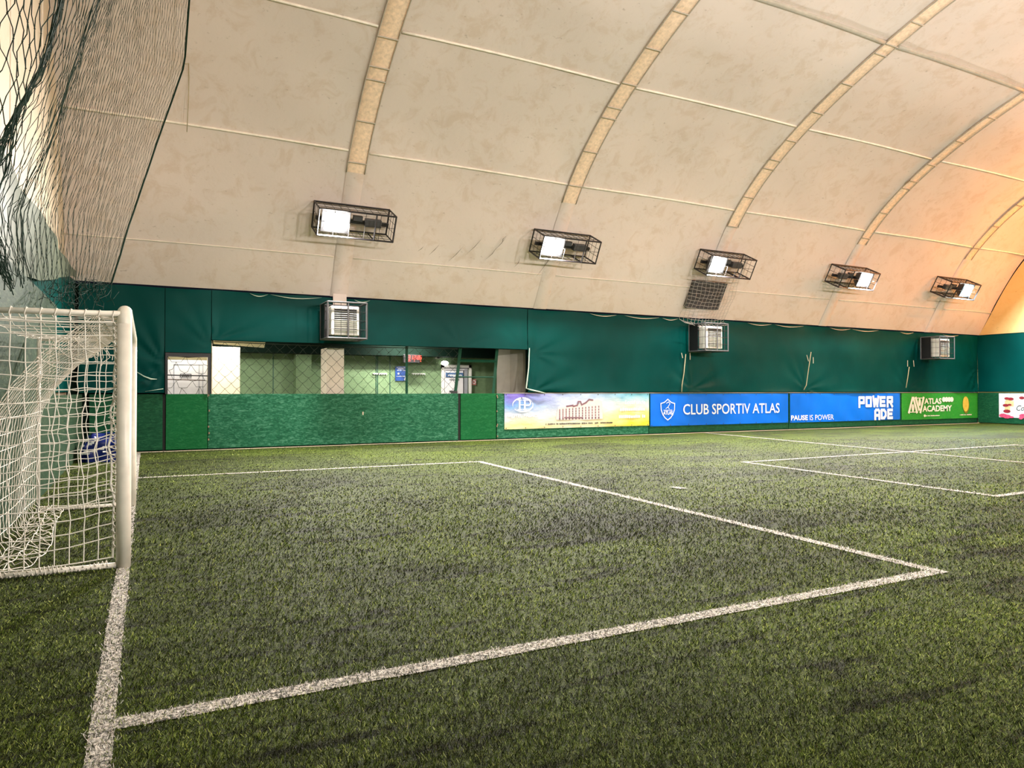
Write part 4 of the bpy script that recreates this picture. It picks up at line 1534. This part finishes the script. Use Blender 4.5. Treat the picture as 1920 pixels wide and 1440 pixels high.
# ================================================================== LOBBY OPENING
def flat_net(name, x0, x1, z0, z1, y, cell, jit, mat, label, rr=0.006, seed=1):
    nx, nz_ = int((x1 - x0) / (cell / 2)), int((z1 - z0) / (cell / 2))
    r = random.Random(seed)
    P = {}
    for i in range(nx + 1):
        for j in range(nz_ + 1):
            e = 1 if 0 < j < nz_ else 0.2
            P[i, j] = np.array((min(x1, max(x0, x0 + (x1 - x0) * i / nx + jit * r.uniform(-1, 1))), y + 0.02 * r.uniform(-1, 1), min(z1, max(z0, z1 + (z0 - z1) * j / nz_ + jit * e * r.uniform(-1, 1)))))
    A, Bv = [], []
    for i in range(nx + 1):
        for j in range(nz_):
            if (i + j) % 2: continue
            for k in (i - 1, i + 1):
                if (k, j + 1) in P:
                    m = (P[i, j] + P[k, j + 1]) / 2 + np.array((0, 0, -0.12 * cell * abs(jit) / 0.03))
                    A += [P[i, j], m]; Bv += [m, P[k, j + 1]]
    V, Q = prisms(A, Bv, rr, 4)
    o = mesh_np(name, V, Q, M[mat], None, True)
    tag(o, label, 'net')
    cords('top_cord', [[(x0, y, z1), ((x0 + x1) / 2, y, z1 - .03), (x1, y, z1)]], 0.010, mat, o)
    return o


YN = 17.66
flat_net('opening_net', wx(398, YN), wx(858, YN), TOP_Z - 0.02, 2.47, YN, 0.27, 0.016, 'net_dark', 'black diamond net stretched across the long lobby opening', 0.0042)
flat_net('opening_net', wx(313, YN), wx(391, YN), TOP_Z - 0.02, 2.13, YN, 0.34, 0.05, 'net_dark', 'slack black net across the small doorway', 0.0042, 4)
# small doorway: frame, white door, two bars
xa, xb = wx(309.5), wx(394)
mb = MB()
mb.box(xa, xa + 0.05, 17.50, 17.69, TOP_Z, 2.19); mb.box(xb - 0.05, xb, 17.50, 17.69, TOP_Z, 2.19); mb.box(xa + .05, xb - .05, 17.50, 17.69, 2.11, 2.19)
tag(mb.build('doorway_lining', M['iron']), 'black frame lining the small doorway', 'frame')
yd = 18.7
root = empty('lobby_door', ((wx(313, yd) + wx(383, yd)) / 2, yd, 0)); tag(root, 'white sheet door seen through the small doorway net', 'door')
hw = (wx(381, yd) - wx(300, yd)) / 2
mb = MB(); mb.bbox(-hw, hw, 0, 0.05, 0.0, 2.08, 0.006); leaf = mb.build('door_leaf', M['door_white'], root)
mb = MB()
for x in (-hw * .55, hw * .62, hw * .8): mb.box(x - .008, x + .008, -0.006, 0, 0.1, 1.98)
mb.box(-hw * .55, hw * .8, -0.006, 0, 1.96, 1.975); mb.build('panel_groove', M['door_grey'], leaf)
mb = MB(); mb.box(hw + .0, hw + 0.16, -0.02, 0.08, 0, 2.15); mb.box(-hw, hw, 0.0, .08, 2.085, 2.15); mb.build('door_frame', plain('olive_frame', (0.20, 0.17, 0.09, 1), 0.6), root)
mb = MB()
z = wz(352, 704, yd); x0, x1 = wx(338, yd) - root.location.x, wx(358, yd) - root.location.x
strokes(mb, [(x0, z - .04), (x1, z - .04), (x1, z + .03), (x0, z + .03)], 0.016, lambda a, b: (a, -0.012, b), True)
scribble(mb, x0 + .03, x1 - .02, z - .018, 0.04, lambda a, b: (a, -0.012, b)); mb.build('door_plate', M['print_dark'], root)
mb = MB()
for yy in (703.5,):
    mb.bar((xa, 17.70, wz(350, yy, 17.7)), (xb, 17.70, wz(350, yy + 1, 17.7)), 0.014)
tag(mb.build('cross_bar', M['iron']), 'thin black bar across the small doorway, upper of two', 'bar')
mb = MB(); mb.bar((xa, 17.73, wz(350, 711.5, 17.7)), (xb - .1, 17.73, wz(350, 713, 17.7)), 0.012)
tag(mb.build('cross_bar', plain('brown_bar', (0.10, 0.06, 0.04, 1), 0.6)), 'thin brown bar across the small doorway, lower of two', 'bar')

# white inner door with plaque
yb = 20.28
x0, x1, zt = wx(827, yb), wx(883, yb), wz(850, 684, yb)
root = empty('inner_door', ((x0 + x1) / 2, yb, 0)); tag(root, 'white inner door with a blue plaque at the back of the lobby', 'door')
h = (x1 - x0) / 2
mb = MB(); mb.box(-h, -h + .09, -.05, .0, 0, zt); mb.box(h - .09, h, -.05, 0, 0, zt); mb.box(-h, h, -.05, 0, zt - .09, zt); mb.build('door_frame', M['white_plastic'], root)
mb = MB(); mb.bbox(-h + .10, h - .12, -.035, -.005, 0, zt - .11, .004); leaf = mb.build('door_leaf', M['door_white'], root)
mb = MB()
mb.box(-h + .12, h - .14, -.040, -.034, zt - .18, zt - .165); mb.box(h - .28, h - .25, -.045, -.034, 0.2, zt - .17); mb.box(-h + .093, h - .093, -.03, -.004, zt - .108, zt - .09)
mb.build('door_edge', M['print_dark'], leaf)
mb = MB(); mb.box(h - .235, h - .13, -.045, -.034, 0.1, zt - .14); mb.build('side_light', M['door_grey'], leaf)
mb = MB()
pa, pb, pz0, pz1 = wx(834.5, yb) - root.location.x, wx(867, yb) - root.location.x, wz(850, 707.5, yb), wz(850, 699, yb)
mb.box(pa, pb, -.06, -.046, pz0, pz1); pq = mb.build('plaque', M['plaque_blue'], root)
mb = MB(); scribble(mb, pa + .05, pb - .04, pz1 - .10, .05, lambda a, b: (a, -.062, b)); scribble(mb, pa + .16, pb - .15, pz0 + .015, .035, lambda a, b: (a, -.062, b)); mb.build('plaque_lettering', M['print_white'], pq)
mb = MB(); scribble(mb, pa + .12, pb - .12, pz0 - .09, .03, lambda a, b: (a, -.048, b)); mb.box(pa + .12, pb - .2, -.06, -.046, 1.31, 1.35); mb.build('notice_print', M['print_dark'], root)
# blue sign
x0, x1, z0, z1 = wx(741, yb), wx(762.5, yb), wz(750, 714, yb), wz(750, 687, yb)
mb = MB(); mb.box(x0, x1, yb - .015, yb + .01, z0, z1); o = mb.build('notice_sign', M['sign_blue']); tag(o, 'dark blue notice board with white print on the lobby back wall', 'sign')
mb = MB(); tt = lambda a, b: (a, yb - .018, b)
scribble(mb, x0 + .04, x1 - .05, z1 - .05, .022, tt); scribble(mb, x0 + .06, x1 - .03, z1 - .085, .022, tt); scribble(mb, x0 + .05, x1 - .04, z1 - .125, .022, tt)
scribble(mb, x0 + .04, x1 - .03, z0 + .125, .02, tt); ellipse(mb, x0 + .1, (z0 + z1) / 2 + .0, .03, .03, tt, 10)
mb.poly([tt(x1 - .09, z0 + .02), tt(x1 - .02, z0 + .02), tt(x1 - .05, z0 + .12)]); mb.build('sign_print', M['print_white'], o)
# coat rails
for pa, pb, lab in ((699, 725, 'white coat hook rail left of the blue notice board'), (772, 797, 'white coat hook rail between the clock and the white inner door')):
    x0, x1, z = wx(pa, yb), wx(pb, yb), wz((pa + pb) / 2, 701, yb)
    mb = MB(); mb.box(x0, x1, yb - .02, yb + .01, z - .012, z + .02); o = mb.build('coat_rail', M['white_plastic']); tag(o, lab, 'coat rail', 'coat hook rails in the lobby')
    for k in range(6):
        x = x0 + .03 + (x1 - x0 - .06) * k / 5
        mb = MB(); mb.tube([(x, yb - .02, z + .01), (x, yb - .06, z), (x, yb - .07, z - .02), (x, yb - .05, z - .035)], .011, 6); mb.build('hook', M['print_white'], o)
# pink notice
x0, x1, z0, z1 = wx(884, yb), wx(892.5, yb), wz(888, 722, yb), wz(888, 711, yb)
mb = MB(); mb.bbox(x0, x1, yb - .012, yb + .008, z0, z1, .004); o = mb.build('paper_notice', M['red_paper']); tag(o, 'small pink notice right of the white inner door', 'notice')
mb = MB(); ring(mb, (x0 + x1) / 2, (z0 + z1) / 2, .05, .05, .02, lambda a, b: (a, yb - .016, b), n=14); mb.build('ring_print', M['print_white'], o)
# camera dome high on the back wall
x, z = wx(819, yb), wz(819, 671, yb)
mb = MB(); mb.bbox(x - .07, x + .07, yb - .10, yb, z - .03, z + .03, .01); o = mb.build('wall_camera', M['white_plastic']); tag(o, 'small white camera on the lobby wall, left of the bulkhead lamp', 'camera')
mb = MB(); mb.box(x - .03, x + .05, yb - .112, yb - .099, z - .025, z + .01); mb.build('lens', M['print_dark'], o)

# wall clock with red digits
yc = 19.75
x0, x1, z0, z1 = wx(757, yc), wx(787, yc), wz(770, 680, yc), wz(770, 664.5, yc)
root = empty('digital_clock', ((x0 + x1) / 2, yc, z0)); tag(root, 'black digital clock with red digits hanging in the lobby', 'clock')
w2, hh = (x1 - x0) / 2, z1 - z0
mb = MB(); mb.bbox(-w2, w2, 0, .08, 0, hh, .006); mb.build('case', M['iron'], root)
SEG = {'0': 'abcdef', '1': 'bc', '2': 'abged', '3': 'abgcd', '5': 'afgcd', '6': 'afgedc'}
mb = MB()


def digit(ch, x, z, w, h):
    S = {'a': ((0, h), (w, h)), 'b': ((w, h), (w, h / 2)), 'c': ((w, h / 2), (w, 0)), 'd': ((0, 0), (w, 0)), 'e': ((0, 0), (0, h / 2)), 'f': ((0, h / 2), (0, h)), 'g': ((0, h / 2), (w, h / 2))}
    for s in SEG[ch]:
        (a, b), (c, d) = S[s]
        strokes(mb, [(x + a + .012 * b / h, z + b), (x + c + .012 * d / h, z + d)], .014, lambda p, q: (p, -.004, q))


dw, dh, dz = .045, .105, hh * .42
X0 = -w2 + .14
for ch, dx in (('3', 0), ('1', .075), ('2', .168), ('0', .268), ('6', .342)): digit(ch, X0 + dx, dz, dw, dh)
for q in (.03, .075): ellipse(mb, X0 + .242, dz + q, .009, .009, lambda p, q_: (p, -.004, q_), 6)
for q in (0, .03, .06): ellipse(mb, X0 + q, .05, .008, .008, lambda p, q_: (p, -.004, q_), 6)
mb.box(X0 + .17, X0 + .19, -.006, 0, .042, .06); mb.box(X0 + .36, X0 + .385, -.006, 0, .04, .06)
mb.build('red_digits', M['led_red'], root)
mb = MB(); mb.bar((-.12, .06, hh), (-.12, .06, 2.96 - z0), .008); mb.bar((.12, .06, hh), (.12, .06, 2.96 - z0), .008); mb.build('hanger', M['iron'], root)

# green steel frame at the gate, and the lone post
yf = 17.80
root = empty('steel_portal', (wx(895, yf), yf, 0)); tag(root, 'green steel gate frame with two posts and rails behind the boards', 'frame')
rx = root.location.x
for (pa, ya, pb, yb2) in ((864, 646, 853.5, 738), (933, 645, 925, 738)):
    a = Vector((wx(pa, yf) - rx, 0, wz(pa, ya, yf))); b = Vector((wx(pb, yf) - rx, 0, wz(pb, yb2, yf)))
    d = (b - a); b2 = a + d * (a.z / -d.z) if d.z else b
    mb = MB(); mb.sqbar(a, b, 0.065); mb.sqbar(b, (b.x, 0, 0.0), 0.065); mb.build('post', M['green_steel'], root)
for yy, rr in ((677, 0.05), (707, 0.025)):
    mb = MB(); mb.sqbar((wx(862, yf) - rx, 0, wz(895, yy, yf)), (wx(929, yf) - rx, 0, wz(895, yy, yf)), rr); mb.build('rail', M['green_steel'], root)
mb = MB(); mb.box(wx(846, yf) - rx, wx(856, yf) - rx, -.05, .02, wz(850, 738, yf), wz(850, 733, yf)); mb.build('latch', M['iron'], root)
mb = MB(); mb.sqbar((wx(762.5, yf), yf, 0), (wx(762.5, yf), yf, wz(762, 648, yf)), .05)
o = mb.build('steel_post', M['green_steel']); tag(o, 'single green steel post in front of the digital clock', 'post')
mb = MB(); mb.box(wx(761.5, yf), wx(765, yf), yf - .05, yf + .02, wz(762, 650, yf), wz(762, 646, yf)); mb.build('clip', M['grey_steel'], o)

# heap of dark blue plastic in the corner behind the goal
def bag_fn(u, v):
    a = u * 2 * math.pi; b = v * math.pi / 2
    sx, sy, sz = 0.40, 0.46, 0.50
    k = lambda c, e: np.sign(c) * np.abs(c) ** e
    r_ = 1 + 0.06 * np.sin(5 * a + 3 * b) * np.sin(4 * b) + 0.04 * np.sin(11 * a - 7 * b)
    return (-0.70 + sx * k(np.cos(a), .6) * k(np.cos(b), .5) * r_, 15.85 + sy * k(np.sin(a), .6) * k(np.cos(b), .5) * r_, 0.004 + sz * k(np.sin(b), .7) * r_)


bag = grid_mesh('plastic_sack', bag_fn, 64, 28, M['bag_blue'])
tag(bag, 'dark blue plastic sack heap with white print in the corner behind the goal', 'sack')
mb = MB()
r = random.Random(4)
for k in range(34):
    u, v = r.uniform(.5, 1.0), r.uniform(.08, .6)
    c = [float(np.asarray(q)) for q in bag_fn(np.array(u), np.array(v))]
    n = Vector((c[0] + .7, c[1] - 15.85, .15)).normalized()
    c = Vector(c) + n * .012
    t1 = n.cross(Vector((0, 0, 1))).normalized(); t2 = t1.cross(n)
    w, h = r.uniform(.03, .09), r.uniform(.012, .03)
    mb.poly([c - t1 * w - t2 * h, c + t1 * w - t2 * h, c + t1 * w + t2 * h, c - t1 * w + t2 * h])
mb.build('white_print', M['print_white'], bag)


# ================================================================== PITCH LINES AND TURF FIBRES
g = lambda px, py: ground(px, py).to_2d()
HW = 0.056
pn0, pn1 = Vector((-0.11, 3.28)), g(1757, 1072)
pf0, pf1 = Vector((-0.17, g(250, 897).y)), g(899, 866)
ra_, rb_, rc_ = g(1395, 867), g(1868, 931), g(1903, 834.5)
hl0, hl1 = g(1322, 812), g(1915, 867.5)
hld = (hl1 - hl0).normalized()
sp = g(1272, 915.5)
LINES = [('goal line running under the goal post to the bottom edge', Vector((-0.15, -2.25)), Vector((-0.15, 17.3)), 0.044),
         ('penalty area line crossing the foreground', pn0, pn1, HW), ('penalty area front line running across the pitch', pn1, pf1, HW),
         ('penalty area side line furthest from the camera', pf1, pf0, HW),
         ('near line of the middle rectangle facing the penalty mark', ra_, rb_, HW), ('side line of the middle rectangle nearest the banners', ra_, rc_, HW),
         ('side line of the middle rectangle nearest the camera', rb_, rb_ + (rc_ - ra_), HW), ('far line of the middle rectangle', rc_, rc_ + (rb_ - ra_), HW),
         ('halfway line', hl0, hl0 + hld * 19.3, HW), ('short penalty mark', sp - Vector((0.0, 0.11)) * 1, sp + Vector((0, 0.11)), 0.07)]
line_obs = []
for k, (lab, a, b, hw) in enumerate(LINES):
    d = (b - a).normalized(); q = Vector((-d.y, d.x))
    e = d * (hw if 'rectangle' in lab or 'penalty area' in lab else 0)
    z = 0.004 + 0.0006 * k
    n = max(2, int((b - a).length / 0.25))
    rr = random.Random(k)
    V, Fs = [], []
    for i in range(n + 1):
        c = (a - e) + (b - a + 2 * e) * i / n
        for sgn in (-1, 1):
            w = hw * (1 + 0.06 * rr.uniform(-1, 1))
            V.append((c.x + q.x * w * sgn, c.y + q.y * w * sgn, z))
    for i in range(n): Fs.append((2 * i, 2 * i + 2, 2 * i + 3, 2 * i + 1))
    mb = MB(); mb.add(V, Fs)
    o = mb.build('field_marking', M['line'])
    struct(o, 'white ' + lab, 'pitch line'); o['group'] = 'white pitch lines'
    line_obs.append(o)


def fibres():
    n = 640000
    Zmin, Zmax = 2.0, 20.0
    iz = rng.uniform(1 / Zmax, 1 / Zmin, n)
    Z = 1 / iz
    Xc = rng.uniform(-1, 1, n) * (0.80 * Z + 2.6)
    x = Xc * math.cos(YAW) + Z * math.sin(YAW); y = -Xc * math.sin(YAW) + Z * math.cos(YAW)
    ok = (x > -1.15) & (y > -2.2) & (y < 17.4) & (x < 30)
    x, y, Z = x[ok], y[ok], Z[ok]
    m = len(x)
    jx, jy = x + rng.normal(0, .012, m), y + rng.normal(0, .012, m)
    which = np.full(m, -1)
    for k, (lab, a, b, hw) in enumerate(LINES):
        d = (b - a); Ln = d.length; d = d / Ln
        s = (jx - a.x) * d.x + (jy - a.y) * d.y; t = -(jx - a.x) * d.y + (jy - a.y) * d.x
        which[(s > -hw) & (s < Ln + hw) & (np.abs(t) < hw)] = k
    drop = (which >= 0) & (rng.random(m) < 0.36)
    which[drop] = -1
    h = rng.uniform(.006, .017, m) * np.clip(Z / 5, 0.9, 1.35)
    w = 0.0013 * np.clip(Z / 2.4, 1, 3.6) * rng.uniform(.7, 1.4, m)
    ang = rng.uniform(0, 2 * np.pi, m)
    lean = rng.uniform(.3, 1.3, m) * h
    la_ = rng.normal(0.6 + 0.5 * np.sin(x * .8 + y * .5), 1.4, m)
    B0 = np.stack([x, y, np.full(m, .001)], 1)
    wv = np.stack([np.cos(ang), np.sin(ang), np.zeros(m)], 1) * w[:, None]
    tip = B0 + np.stack([np.cos(la_) * lean, np.sin(la_) * lean, h], 1)
    # a blade: broad foot, narrower cut top
    V = np.stack([B0 - wv, B0 + wv, tip + wv * .5, tip - wv * .5], 1)
    def emit(sel, name, mat, parent):
        v = V[sel].reshape(-1, 3)
        k = sel.sum()
        return mesh_np(name, v, np.arange(4 * k).reshape(-1, 4), mat, parent)
    o = emit(which < 0, 'grass', M['blades'], None)
    tag(o, 'short green artificial grass fibres of the pitch', 'grass', None, 'stuff')
    for k in range(len(LINES)):
        sel = which == k
        if sel.sum() > 20:
            q = emit(sel, 'white_fibres', M['line_blades'], line_obs[k]); q['kind'] = 'stuff'


fibres()
